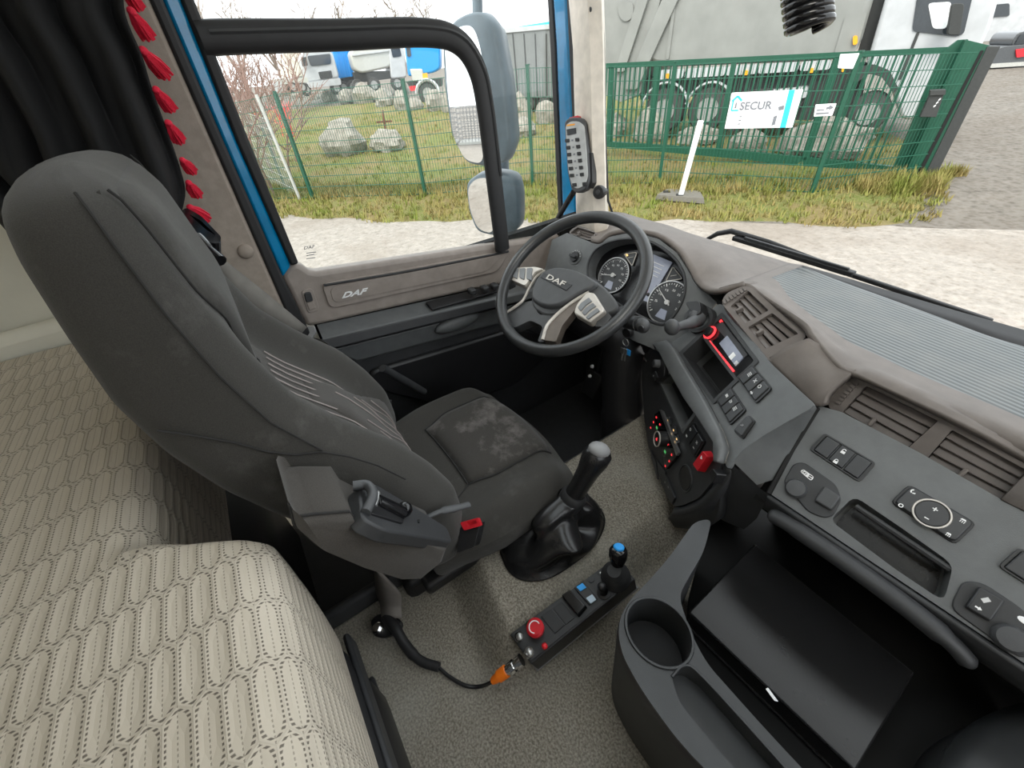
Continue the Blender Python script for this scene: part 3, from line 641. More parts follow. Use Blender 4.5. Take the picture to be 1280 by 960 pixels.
g = G(); g.tube([V((x, bed_front(x)-.006, -.443)) for x in [-1.15+.025*k for k in range(67)]], .004, 6); obj('piping', g, M['bed'], bed)
g = G(); g.tube([V((x, bed_front(x)-.014, -.655)) for x in [-1.15+.025*k for k in range(67)]], .004, 6); obj('piping', g, M['bed'], bed)
g = G(); bw = [V((-1.15+.025*k, 0, 0)) for k in range(67)]
g.grid([[V((q.x, bed_front(q.x)-.02, z)) for q in bw] for z in (-.68, -1.3)]); g.grid([[V((q.x, bed_front(q.x)-.02, -.68)) for q in bw], [V((q.x, -.79, -.68)) for q in bw]]); obj('bed_base', g, M['black'], bed, solid=.01)
g = G(); g.box((.03, -.135, -.80), (.95, .012, .05)); g.box((.03, -.15, -.985), (.95, .012, .02)); obj('kick_strip', g, M['dash_dark'], bed, bevel=.006)
# ================================================================ black curtain with red tassels
cur = thing('curtain', 'black cloth curtain with red tassels hanging behind the seat headrest', 'curtain', (-1.1, -.25, -.2))
edge_px = [(30, -300), (104, -150), (150, -40), (158, 20), (178, 70), (190, 110), (208, 160), (222, 200), (232, 240), (226, 270)]
rows = []
ce = crom([P(a, b, x=-1.05) for a, b in edge_px], 5)
be = crom([P(a, b, x=-1.10) for a, b in [(-420, -300), (-320, -150), (-240, -40), (-200, 20), (-150, 70), (-110, 120), (-80, 170), (-60, 220), (-20, 255), (10, 290)]], 5)
g = G()
for a, b in zip(be, ce):
    r = []
    for k in range(61):
        t = k/60; q = a+(b-a)*t
        wv = .022*math.sin(t*31+1.5*math.sin(q.z*5))+.010*math.sin(t*57+1.3); r.append(q+V((wv+.02*math.sin(t*PI), 0, 0)))
    rows.append(r)
g.grid(rows); obj('cloth', g, M['curtain'], cur, smooth=180, solid=.004)
tp_ = [((160, 8), (186, 46)), ((174, 58), (207, 93)), ((192, 108), (213, 135)), ((208, 150), (224, 175)), ((226, 198), (240, 213)), ((234, 226), (246, 243)), ((234, 257), (257, 273)), ((150, -25), (172, 8))]
for (a, b), (c_, d_) in tp_:
    p0, p1 = P(a, b, x=-1.045), P(c_, d_, x=-1.075); dirv = (p1-p0); L = dirv.length; dn = dirv.normalized(); sa, sb = frame_of(dn)
    g = G(); g.sphere(p0+dn*L*.16, L*.14, 10, 6)
    for k in range(26):
        an = 2.4*k; rr_ = L*.26*math.sqrt(k/26); e = p0+dn*(L*(.94+.08*random.random()))+(sa*math.cos(an)+sb*math.sin(an))*rr_
        g.tube([p0+dn*L*.2+(sa*math.cos(an)+sb*math.sin(an))*rr_*.3, p0+dn*L*.6+(sa*math.cos(an)+sb*math.sin(an))*rr_*.9, e], .0028, 4)
    obj('tassel', g, M['tassel'], cur, smooth=60, label='red yarn tassel')
# ================================================================ dashboard
dash = thing('dashboard', 'long moulded truck dashboard in brown grey and charcoal plastic under the windscreen', 'dashboard', (-.3, .9, -.95))
def T(q):
    if isinstance(q, V): return q
    return T_(q)
def T_(q):                                        # (px, py, y) or (px, py, 'z', z)
    if len(q) == 4: return P(q[0], q[1], **{q[2]: q[3]})
    return P(q[0], q[1], y=q[2])
CL = Pl((-.65, .94, -.593), (0, -.83, .55))      # instrument cluster
FA = CL.moved(.045)                              # fascia around it
RP = Pl(V((-.383, .76, -.555))*1.03, (-.488, -.627, .608), (.7, -.62, 0))   # radio panel turned to the driver
A_, B_ = RP.at(830, 446), RP.at(900, 560); C_ = P(848, 640, z=-.86)
HP = Pl.pts(A_, B_, C_)                          # heater panel below it
PP = Pl((.0355, .69, -.592), (0, -.6, .8))       # passenger side panel
def fy(a, b): return FA.at(a, b).y
# --- soft top pad
cols = [[(738, 303, fy(738, 303)), (744, 292, 1.06), (752, 279, 1.13), (762, 267, 1.17)],
        [(750, 305, fy(750, 305)), (758, 291, 1.06), (768, 279, 1.13), (779, 270, 1.19)],
        [(762, 296, fy(762, 296)), (772, 286, 1.07), (784, 278, 1.14), (795, 275.5, 1.20)],
        [(782, 292, fy(782, 292)), (793, 284, 1.07), (804, 280, 1.14), (815, 281, 1.21)],
        [(802, 293, fy(802, 293)), (815, 288, 1.07), (828, 285, 1.14), (842, 290, 1.21)],
        [(824, 299, fy(824, 299)), (838, 294, 1.06), (852, 294, 1.14), (868, 299, 1.21)],
        [(846, 316, fy(846, 316)), (862, 306, 1.05), (880, 304, 1.13), (902, 309, 1.21)],
        [(860, 338, fy(860, 338)), (884, 323, 1.03), (906, 317, 1.12), (935, 319, 1.21)],
        [(870, 355, fy(870, 355)), (898, 338, 1.00), (924, 328, 1.11), (955, 325, 1.21)],
        [(882, 366, .915), (908, 350, .98), (936, 340, 1.09), (972, 330, 1.20)],
        [(900, 368, .89), (918, 358, .96), (944, 350, 1.06), (985, 334, 1.20)],
        [(930, 358, .90), (940, 358, .94), (956, 358, 1.02), (1003, 337, 1.19)]]
g = G(); g.patch([[T(q) for q in c] for c in cols], 4, 4); obj('top_pad', g, M['pad'], dash, smooth=180, solid=.012)
Z1, Z2 = -.4895, -.510
ctr = [[(900, 366, .90), (916, 360, .95), (940, 352, 1.03), (985, 334, 1.19)],
       [(928, 360, .905), (938, 362, .925), (957, 357, 'z', Z1), (1004, 340, 'z', Z2)],
       [(950, 372, .89), (960, 373, .90), (974, 378, 'z', Z1), (1030, 362, 'z', Z2)],
       [(978, 392, .86), (985, 393, .87), (996, 398, 'z', Z1), (1050, 378, 'z', Z2)],
       [(1003, 411, .835), (1012, 413, .85), (1026, 421, 'z', Z1), (1080, 400, 'z', Z2)],
       [(1011, 424, .82), (1026, 428, .835), (1046, 437, 'z', Z1), (1100, 415, 'z', Z2)],
       [(1047, 464, .79), (1064, 461, .81), (1084, 457, 'z', Z1), (1140, 440, 'z', Z2)],
       [(1085, 479, .787), (1100, 475, .80), (1116, 473, 'z', Z1), (1180, 455, 'z', Z2)],
       [(1200, 535, .785), (1207, 526, .80), (1214, 518, 'z', Z1), (1280, 495, 'z', Z2)],
       [(1290, 584, .785), (1295, 571, .80), (1300, 560, 'z', Z1), (1370, 535, 'z', Z2)],
       [(1500, 700, .785), (1500, 684, .80), (1500, 668, 'z', Z1), (1580, 640, 'z', Z2)]]
ctr.append([V((.94, q.y, q.z)) for q in (T(c) for c in ctr[-1])])
g = G(); g.patch([[T(q) for q in c] for c in ctr], 4, 4); obj('top_pad', g, M['pad'], dash, smooth=180, solid=.012)
g = G(); cv = [[T(q)+V((0, .03, -.045)) for q in (c[0], c[3])] for c in cols[::2]+ctr]; g.grid(cv); obj('dash_core', g, M['void'], dash, solid=.02)
# pad between the two vents, down to the passenger panel
mid = [[(962, 453, .79), (985, 436, .80), (1011, 424, .82)], [(975, 465, .775), (1002, 452, .79), (1034, 440, .82)], [(998, 486, .76), (1020, 470, .775), (1052, 458, .81)], [(1022, 507, .75), (1034, 490, .765), (1062, 464, .80)], [(1036, 506, .752), (1042, 492, .765), (1072, 466, .80)]]
g = G(); g.patch([[T(q) for q in c] for c in mid], 4, 4); obj('pad_bridge', g, M['pad'], dash, smooth=180, solid=.015)
g = G(); g.grid([[T(q) for q in ((1000, 334.5, 1.20), (1060, 352, 1.2), (1120, 370, 1.2), (1200, 394, 1.2), (1290, 420, 1.2), V((.94, 1.2, -.52)))], [T(q) for q in ((1006, 340, 1.17), (1060, 362, 1.165), (1120, 385, 1.16), (1200, 414, 1.15), (1290, 448, 1.14), V((.94, 1.13, -.51)))]]); obj('defroster_strip', g, M['rubber'], dash, solid=.008, smooth=20)
# --- fascia with the cluster opening
op = [(734, 342), (735, 328), (743, 313), (758, 303.5), (776, 299), (794, 298.5), (814, 302), (831, 312), (846, 325), (856, 343), (857, 362), (854, 375), (846, 391), (832, 407), (818, 404), (806, 398), (780, 385), (750, 366), (738, 354)]
out = [(690, 300), (709, 291), (737, 302), (749, 303.5), (762, 296), (782, 292), (802, 293), (824, 299), (846, 316), (860, 338), (868, 353), (881, 364), (896, 378), (880, 398), (850, 428), (826, 440), (790, 425), (745, 395), (700, 365), (680, 340)]
opl = rpoly([FA.lp(*q) for q in op], .02, 3); g = G()
g.panel(FA, [FA.lp(*q) for q in out], [(opl, .05, False)], .03); fas = obj('instrument_fascia', g, M['dash'], dash, smooth=50)
g = G(); g.slab(CL, [CL.l(FA.w(a, b)) for a, b in inset2(opl, 1.12)], -.012, -.002); obj('cluster_back', g, M['blackgloss'], fas)
cl = fas
g = G(); g.tube([FA.w(a, b, .001) for a, b in opl], .004, 6, closed=True); obj('opening_lip', g, M['dash_dark'], fas, smooth=60)
def dial(ctr_px, r, needle, name):
    c = CL.lp(*ctr_px); g = G(); g.slab(CL, circ2(c, r, 40), -.001, .003); d = obj(name, g, M['dialface'], cl)
    g = G(); g.tube([CL.w(c[0]+r*math.cos(2*PI*k/40), c[1]+r*math.sin(2*PI*k/40), .004) for k in range(40)], .0028, 6, closed=True); obj('bezel', g, M['steel'], d, smooth=60)
    g = G()
    for k in range(33):
        a = math.radians(225-270*k/32); big = k % 4 == 0; r0 = r*(.78 if big else .84)
        u = V((math.cos(a), math.sin(a))); w_ = .0011 if big else .0005; p_ = V((-u.y, u.x))
        q = [u*r0+p_*w_, u*r0-p_*w_, u*r*.92-p_*w_, u*r*.92+p_*w_]; g.slab(CL, [(c[0]+x.x, c[1]+x.y) for x in q], .003, .0036)
    for k in range(1, 8):
        a = math.radians(225-270*k/8); o_ = CL.w(c[0]+r*.60*math.cos(a)-.005, c[1]+r*.60*math.sin(a)-.003, .0036); letters(g, str(k*15 if r < .06 else k*5), o_, CL.a*.010, CL.b*.006)
    obj('dial_marks', g, M['white'], d, smooth=0)
    g = G(); a = math.radians(needle); u = V((math.cos(a), math.sin(a))); p_ = V((-u.y, u.x))
    q = [u*-.012+p_*.002, u*-.012-p_*.002, u*r*.8-p_*.0008, u*r*.8+p_*.0008]; g.slab(CL, [(c[0]+x.x, c[1]+x.y) for x in q], .006, .008); g.slab(CL, circ2(c, .007, 14), .004, .010); obj('needle', g, M['print'], d)
    g = G(); s = [(-.25, -.78), (.3, -.78), (.2, -.35), (-.15, -.35)]; g.slab(CL, [(c[0]+r*a_, c[1]+r*b_) for a_, b_ in s], .003, .0042); obj('dial_window', g, M['lcd'], d)
    return d
dial((767.5, 344.5), .057, 196, 'speed_dial'); dial((835, 378.5), .062, 150, 'rev_dial')
g = G(); g.pxslab(CL, [(817, 318), (841, 328), (823, 358), (799, 346)], 0, .003, .004); scr = obj('display_screen', g, M['lcd'], cl)
g = G(); g.pxslab(CL, [(814, 347), (824, 352), (810, 378), (798, 373)], 0, .0035, .003); obj('lower_display', g, M['lcd'], cl)
g = G()
for i in range(4): g.pxslab(CL, [(817-2.6*i, 327+4.5*i), (831-2.6*i, 333+4.5*i), (830.6-2.6*i, 333.8+4.5*i), (816.6-2.6*i, 327.8+4.5*i)], .003, .0035, .0003)
obj('display_text', g, M['print'], scr, smooth=0)
for tri, nm_ in (([(781, 318), (797, 316), (791, 333)], 'temperature_gauge'), ([(842, 334), (854, 349), (833, 352)], 'fuel_gauge')):
    pl2 = [CL.lp(*q) for q in tri]; g = G(); g.slab(CL, rpoly(pl2, .006), 0, .003); q = obj(nm_, g, M['dialface'], cl)
    g = G(); g.tube([CL.w(a, b, .004) for a, b in rpoly(pl2, .006)], .0016, 6, closed=True); c_ = sum((V(p) for p in pl2), V((0, 0)))/3; g.bar(CL.w(c_.x-.008, c_.y-.004, .005), CL.w(c_.x+.008, c_.y+.004, .005), .0014, .001, CL.n); obj('gauge_outline', g, M['silver'], q, smooth=60)
g = G(); g.pxslab(CL, [(806, 361), (811, 363), (809, 367), (804, 365)], .003, .0045, .001); obj('warning_lamp', g, M['redlit'], cl)
g = G(); g.pxslab(CL, [(783, 318), (785, 317), (786, 320), (784, 321)], .003, .0045, .001); obj('warning_lamp', g, M['amberlit'], cl)
g = G(); g.lathe([(.006, .0), (.005, .006), (.001, .007)], CL.at(811, 368.5), CL.n, 12); obj('reset_pin', g, M['black'], cl)
# light switch knob at the far left
c = FA.lp(719.5, 321.5); g = G(); g.slab(FA, circ2(c, .026, 32), -.002, .003); ls = obj('light_switch', g, M['dash'], fas, bevel=.001)
g = G(); g.slab(FA, circ2(c, .018, 28), .003, .010, .95); g.slab(FA, rpoly([(c[0]+a, c[1]+b) for a, b in ((-.017, -.005), (.017, -.005), (.017, .005), (-.017, .005))], .004), .010, .020, .9); kb = obj('rotary_knob', g, M['black'], ls, bevel=.001)
g = G()
for k in range(7): a = math.radians(20+25*k); g.slab(FA, circ2((c[0]+.022*math.cos(a), c[1]+.022*math.sin(a)), .0014, 6), .003, .0036)
obj('switch_marks', g, M['print'], ls)
# parking brake lever and its round recess
PB = Pl(P(876, 396, y=.865), (-.35, -.75, .56)); c = PB.lp(872, 398)
g = G(); g.panel(PB, circ2(c, .046, 36, .036), [(circ2(c, .036, 32, .027), .03, True)], .02); rc = obj('brake_recess', g, M['dash_dark'], dash, bevel=.003)
g = G(); pts = [P(872, 395, y=.86), P(868, 402, y=.83), P(856, 406, y=.80), P(845, 409, y=.775)]; g.tube(crom(pts, 5), [.022]*4+[.015]*4+[.012]*4+[.011]*4, 12); g.sphere(P(840, 409, y=.765), (.019, .016, .021), 16, 10); obj('brake_lever', g, M['hub'], rc, smooth=60, label='parking brake lever with a rounded grey grip')
g = G(); g.pxslab(PB, [(866, 383), (884, 381), (886, 396), (878, 402)], .002, .030, .01); obj('brake_gate', g, M['black'], rc, bevel=.004)
# --- radio panel
rp_out = [(800, 434), (826, 440), (850, 426), (884, 393), (900, 378), (912, 378), (962, 453), (1000, 488), (1021, 508), (985, 528), (935, 548), (903, 574), (897, 588), (892, 572), (858, 520), (812, 447)]
rp_out = [(838, 429), (862, 413), (884, 393), (898, 379), (908, 383), (962, 453), (1000, 489), (1020, 507), (986, 526), (952, 546), (929, 562), (917, 576), (911, 587), (906, 580), (913, 562), (905, 540), (887, 505), (858, 457), (847, 437)]
bay = [(853, 443), (903, 396), (945, 452), (893, 501)]
def pxo(pl, px, r): return rpoly([pl.lp(*q) for q in px], r, 3)
def grow(px, k): cx = sum(q[0] for q in px)/len(px); cy = sum(q[1] for q in px)/len(px); return [(cx+(a-cx)*k, cy+(b-cy)*k) for a, b in px]
g = G(); g.panel(RP, pxo(RP, rp_out, .012), [(pxo(RP, bay, .004), .07, True)], .006); rpn = obj('radio_panel', g, M['dash'], dash, smooth=40)
g = G(); g.panel(RP, pxo(RP, grow(bay, 1.10), .006), [(pxo(RP, grow(bay, .97), .004), .05, False)], .006, .003); obj('bay_frame', g, M['dash_dark'], rpn, bevel=.001)
g = G(); lowbay = [(857, 444), (879, 423), (919, 475), (894, 497)]; g.pxslab(RP, lowbay, -.068, -.060, .003); obj('bay_floor', g, M['void'], rpn)
bar_ = [(879, 423), (882, 420.5), (922, 473), (919, 475.5)]; g = G(); g.pxslab(RP, bar_, -.05, .002, .001); obj('bay_divider', g, M['dash_dark'], rpn)
# switch blocks
def block(pl, px, n, name, par, along=0, icons=None, h=.004, lip=.7):
    g = G(); g.panel(pl, pxo(pl, grow(px, 1.12), .006), [(pxo(pl, px, .004), .012, True)], .006, h); fr = obj(name, g, M['black'], par, bevel=.0012)
    q = [pl.lp(*p) for p in px]; q = [V(p) for p in q]
    for i in range(n):
        s0, s1 = (i+.03)/n, (i+.97)/n
        A, B = q[0].lerp(q[1], s0), q[0].lerp(q[1], s1); D, E_ = q[3].lerp(q[2], s0), q[3].lerp(q[2], s1)
        g = G(); g.slab(pl, rpoly([tuple(A), tuple(B), tuple(E_), tuple(D)], .002), -.006, h+.002, .96); sw_ = obj('rocker_switch', g, M['switch'], fr, bevel=.0015)
        if icons and i < len(icons) and icons[i]:
            for (u, v_, kind_) in icons[i]:
                c_ = A.lerp(B, u).lerp(D.lerp(E_, u), v_); g = G(); icon(g, pl, c_, kind_, h+.0026, (B-A).normalized(), (A-D).normalized()); obj('switch_symbol', g, M['print'], sw_, smooth=0)
    return fr
def icon(g, pl, c, kind, h, ux, uy, s=.0042):
    def q(pts): g.slab(pl, [tuple(c+ux*(a*s)+uy*(b*s)) for a, b in pts], h-.0003, h)
    def ring(r0, r1, n=16, a0=0, a1=360, cy=0.0):
        for k in range(n):
            t0, t1 = math.radians(a0+(a1-a0)*k/n), math.radians(a0+(a1-a0)*(k+1)/n)
            q([(r0*math.cos(t0), r0*math.sin(t0)+cy), (r1*math.cos(t0), r1*math.sin(t0)+cy), (r1*math.cos(t1), r1*math.sin(t1)+cy), (r0*math.cos(t1), r0*math.sin(t1)+cy)])
    if kind == 'bars':
        for k in (-.7, 0, .7): q([(-1, k-.2), (1, k-.2), (1, k+.2), (-1, k+.2)])
    elif kind == 'ring': ring(.55, .9)
    elif kind == 'block': q([(-.9, -.6), (.9, -.6), (.9, .6), (-.9, .6)])
    elif kind == 'lamp':
        ring(.3, .7, 10, -90, 90); q([(-.9, .5), (-.1, .3), (-.1, .55), (-.9, .75)]); q([(-.9, -.1), (-.1, -.1), (-.1, .15), (-.9, .15)]); q([(-.9, -.7), (-.1, -.5), (-.1, -.25), (-.9, -.45)])
    elif kind == 'cross': q([(-.9, -.7), (-.6, -.9), (.9, .6), (.6, .9)]); q([(-.9, .7), (-.6, .9), (.9, -.6), (.6, -.9)])
    elif kind == 'lock': q([(-.7, -.8), (.7, -.8), (.7, .2), (-.7, .2)]); ring(.36, .6, 10, 0, 180, .45); q([(-.6, .1), (-.36, .1), (-.36, .5), (-.6, .5)]); q([(.36, .1), (.6, .1), (.6, .5), (.36, .5)])
    elif kind == 'unlock': q([(-.7, -.8), (.7, -.8), (.7, .2), (-.7, .2)]); ring(.36, .6, 10, 0, 180, .6); q([(-.6, .1), (-.36, .1), (-.36, .65), (-.6, .65)])
    elif kind == 'tri': q([(-.9, -.7), (.9, -.7), (0, .9)])
    elif kind == 'plus': q([(-.9, -.22), (.9, -.22), (.9, .22), (-.9, .22)]); q([(-.22, -.9), (.22, -.9), (.22, .9), (-.22, .9)])
    elif kind == 'minus': q([(-.9, -.25), (.9, -.25), (.9, .25), (-.9, .25)])
    elif kind == 'phone': ring(.5, .95, 8, 100, 250); q([(.0, -.9), (.9, -.6), (.8, -.1), (.0, -.45)])
    elif kind == 'rain':
        q([(-.9, .2), (.9, .2), (.6, .8), (-.6, .8)])
        for k in (-.7, -.1, .5): q([(k, -.9), (k+.25, -.9), (k+.35, .0), (k+.1, .0)])
    elif kind == 'arrow': q([(-1, -.3), (0, -.3), (0, -.8), (1, 0), (0, .8), (0, .3), (-1, .3)])
bA = block(RP, [(942, 459), (964, 486), (946, 503), (924, 473)], 3, 'switch_block', rpn, icons=None)
bB = block(RP, [(915, 487), (932, 513), (914, 530), (898, 501)], 3, 'switch_block', rpn)
g = G(); g.pxslab(RP, grow([(920, 539), (937, 521), (944, 528), (930, 548)], 1.12), -.002, .004, .004); us = obj('socket_cover', g, M['black'], rpn, bevel=.001)
g = G(); g.pxslab(RP, [(920, 539), (937, 521), (944, 528), (930, 548)], .002, .008, .004, .95); obj('cover_flap', g, M['switch'], us, bevel=.001)
g = G(); icon(g, RP, V(RP.lp(931.5, 534)), 'arrow', .009, V((.7, .7)), V((-.7, .7)), .004); obj('cover_symbol', g, M['grey'], us, smooth=0)
for blk, ic in ((bA, ('bars', 'cross', 'ring')), (bB, ('block', 'lamp', 'bars'))):
    pass
def sym(px, pl, kind, m, par, s=.0045, h=.0075, rot=0.0):
    a = math.radians(rot); g = G(); icon(g, pl, V(pl.lp(*px)), kind, h, V((math.cos(a), math.sin(a))), V((-math.sin(a), math.cos(a))), s); return obj('printed_symbol', g, M[m], par, smooth=0)
for px, k in (((940, 470), 'bars'), ((947, 478), 'cross'), ((952.5, 485), 'ring'), ((942.5, 493), 'arrow')): sym(px, RP, k, 'print', bA)
for px, k in (((911.5, 496.5), 'block'), ((916.5, 504), 'lamp'), ((921.5, 512.5), 'bars')): sym(px, RP, k, 'print', bB)
# --- bevelled edge and heater panel
g = G(); e0 = [RP.at(*q) for q in [(839, 429), (848, 438), (859, 458), (888, 506), (906, 541), (913.5, 562), (906, 581)]]; e1 = [HP.at(a, b) for a, b in [(821, 433), (829, 444), (842, 468), (861, 501), (881, 530), (899, 557), (902, 580)]]
g.grid([e0, e1]); obj('panel_edge', g, M['dash'], dash, solid=.02, bevel=.004)
hp_out = [(803, 446), (812, 434), (829, 444), (842, 468), (861, 501), (881, 530), (899, 557), (903, 578), (892, 600), (874, 622), (853, 632), (842, 633), (834, 622), (822, 590), (810, 557), (805, 520), (802, 480)]
pocket = [(827, 484), (839, 470), (868, 524), (857, 544)]
hole = [(827, 479), (841, 463), (869, 516), (854, 538)]
g = G(); g.panel(HP, pxo(HP, hp_out, .015), [(pxo(HP, hole, .003), .07, True)], .008); hpn = obj('heater_panel', g, M['dash_dark'], dash, smooth=40, bevel=.003)
g = G(); g.panel(HP, pxo(HP, grow(hole, 1.12), .004), [(pxo(HP, grow(hole, .98), .003), .03, False)], .004, .003); obj('pocket_frame', g, M['dash'], hpn)
hv = [(821, 519), (828, 513), (851, 569), (836, 587)]
g = G(); g.pxslab(HP, hv, -.004, .008, .004); hc = obj('heater_control', g, M['blackgloss'], hpn, bevel=.001)
g = G(); c = HP.l(HP.at(826, 549, .02)); g.slab(HP, circ2(c, .022, 28), .006, .030, .9); kn = obj('rotary_knob', g, M['black'], hc, bevel=.001)
g = G(); g.tube([HP.w(c[0]+.019*math.cos(2*PI*k/28), c[1]+.019*math.sin(2*PI*k/28), .030) for k in range(28)], .0018, 6, closed=True); obj('knob_ring', g, M['silver'], kn, smooth=60)
g = G(); icon(g, HP, V(c), 'tri', .031, V((1, 0)), V((0, 1)), .005); obj('knob_symbol', g, M['redlit'], kn, smooth=0)
for px in ((817.5, 535), (821, 528), (824.5, 522), (829, 531), (839.5, 556), (844, 569), (841, 577), (836, 583)): sym(px, HP, 'lamp' if px[0] > 835 else 'block', 'redlit', hc, .0034, .0095)
for px in ((825, 535), (835.5, 565)): sym(px, HP, 'block', 'greenlit', hc, .0055, .0092)
g = G(); g.pxslab(HP, [(828.5, 512.5), (832, 514), (853, 566), (850.5, 570)], .004, .010, .001); obj('chrome_strip', g, M['steel'], hc)
for px in ((836.5, 526), (844, 538), (848, 549)): 
    g = G(); g.pxslab(HP, [(px[0]-3, px[1]-4), (px[0]+1.5, px[1]-4.5), (px[0]+4, px[1]+4), (px[0], px[1]+5)], .001, .004, .002); b_ = obj('side_button', g, M['switch'], hc, bevel=.001); sym(px, HP, 'block', 'amberlit', b_, .003, .0046)
bC = block(HP, [(869, 530), (882, 552), (871, 570), (859, 543)], 2, 'switch_block', hpn)
for px, k in (((867, 537), 'ring'), ((862, 545), 'block'), ((875, 553.5), 'cross'), ((871, 560), 'minus')): sym(px, HP, k, 'print', bC, .004)
g = G(); g.pxslab(HP, [(874, 581), (888, 563), (894, 571), (881, 591)], -.002, .016, .003, .92); hz = obj('hazard_switch', g, M['red'], hpn, bevel=.002, label='red hazard warning switch')
sym((886, 573), HP, 'tri', 'white', hz, .005, .0168, 150)
c = HP.lp(857, 598); g = G(); g.tube([HP.w(c[0]+.030*math.cos(2*PI*k/32), c[1]+.030*math.sin(2*PI*k/32), .0) for k in range(32)], .0025, 6, closed=True); rc_ = obj('round_blank', g, M['dash_dark'], hpn, smooth=60)
g = G(); g.slab(HP, circ2(c, .028, 30), -.004, .002, .95); obj('blank_cover', g, M['black'], rc_, bevel=.001)
for q in ([(815, 562), (822, 578), (824, 600), (816, 572)], [(823, 575), (834, 590), (832, 600), (826, 596)], [(832, 590), (846, 622), (842, 630), (828, 604)]):
    g = G(); g.pxslab(HP, q, 0, .005, .002); obj('blank_panel', g, M['switch'], hpn, bevel=.001)
sym((834, 603), HP, 'block', 'grey', hpn, .003, .006); sym((838, 609), HP, 'block', 'grey', hpn, .003, .006)
HPb = HP.moved(-.02)
g = G(); ed = [HP.on(*q, -.01) for q in [(803, 446), (802, 480), (805, 520), (810, 557), (822, 590), (834, 622), (842, 633), (853, 632), (874, 622), (892, 600), (903, 578)]]
dn = [q+V((.02, .06, -.02)) for q in ed]; low = [V((q.x+.06, q.y+.10, max(-1.25, q.z-.10))) for q in ed]
g.grid([ed, dn, low]); obj('console_side', g, M['black'], hpn, smooth=60, solid=.006)
g = G(); g.patch([[HP.on(903, 578, -.004), P(906, 596, y=.60), P(910, 612, y=.60)], [HP.on(893, 600, -.004), P(900, 622, y=.60), P(905, 645, y=.60)], [HP.on(874, 622, -.004), P(880, 636, y=.60), P(886, 652, y=.61)], [HP.on(853, 632, -.004), P(856, 642, y=.61), P(858, 654, y=.62)], [HP.on(841, 633, -.004), P(840, 642, y=.63), P(838, 652, y=.66)]], 4, 4); obj('console_foot', g, M['dash_dark'], dash, smooth=180, solid=.02)
# ignition / start knob column left of the heater
SP = HP.moved(.01); c = SP.l(SP.at(823, 462))
g = G(); g.pxslab(SP, [(814, 464), (820, 450), (833, 449), (832, 470), (824, 478)], -.01, .004, .006); sb_ = obj('start_housing', g, M['black'], dash, bevel=.003)
g = G(); g.lathe([(.012, 0), (.011, .014), (.009, .016), (.001, .016)], SP.at(824, 455, .003), SP.n, 16); obj('start_knob', g, M['hub'], sb_, smooth=40)
g = G(); g.pxslab(SP, [(818, 469), (822, 464), (825, 472), (821, 476)], .004, .007, .002); obj('start_button', g, M['dash_dark'], sb_); sym((820, 470), SP, 'block', 'print', sb_, .002, .0075)
g = G(); g.pxslab(SP, [(798, 421), (804, 418), (815, 433), (808, 442)], .0, .006, .003); bl_ = obj('stalk_switch', g, M['black'], dash, bevel=.002)
for px in ((808, 430), (806, 434)): sym(px, SP, 'block', 'print', bl_, .0022, .0068)
# --- facet between radio panel and passenger panel
g = G(); up_ = [RP.on(*q, -.001) for q in [(1019, 507), (986, 526), (952, 546), (929, 562), (916, 577)]]; dn_ = [PP.at(1021, 511), PP.at(1003, 541), PP.at(985, 572), PP.at(966, 600), P(946, 606, y=.605)]
g.grid([up_, [a.lerp(b, .5) for a, b in zip(up_, dn_)], dn_]); obj('wedge_panel', g, M['dash'], dash, smooth=40)
g = G(); g.grid([[RP.on(914, 580, -.003), P(946, 608, y=.605), PP.at(961, 618)], [HP.on(905, 582, -.003), P(926, 636, y=.60), P(946, 648, y=.605)], [P(884, 640, y=.605), P(906, 652, y=.61), P(930, 662, y=.615)]]); obj('wedge_base', g, M['dash_dark'], dash, smooth=40)
g = G(); g.tube(crom([P(908, 590, y=.598), P(917, 574, y=.603), P(932, 560, y=.62), P(954, 545, y=.65), P(988, 526, y=.70), P(1016, 509, y=.735)], 5), .003, 6); g.tube([PP.on(1022, 510, .001), PP.on(990, 562, .001), PP.on(961, 617, .001)], .0045, 6); obj('panel_joint', g, M['void'], dash)
g = G(); g.grid([[PP.on(1024, 505, -.03), PP.on(1040, 530, -.03)], [PP.on(940, 620, -.03), PP.on(985, 640, -.03)]]); g.box(P(1034, 509, y=.84), (.12, .02, .10)); obj('joint_backing', g, M['void'], dash, solid=.01)
g = G(); g.pxslab(HP, [(898, 592), (903, 586), (909, 594), (902, 606)], .0, .02, .004); obj('hook', g, M['black'], dash, bevel=.003)
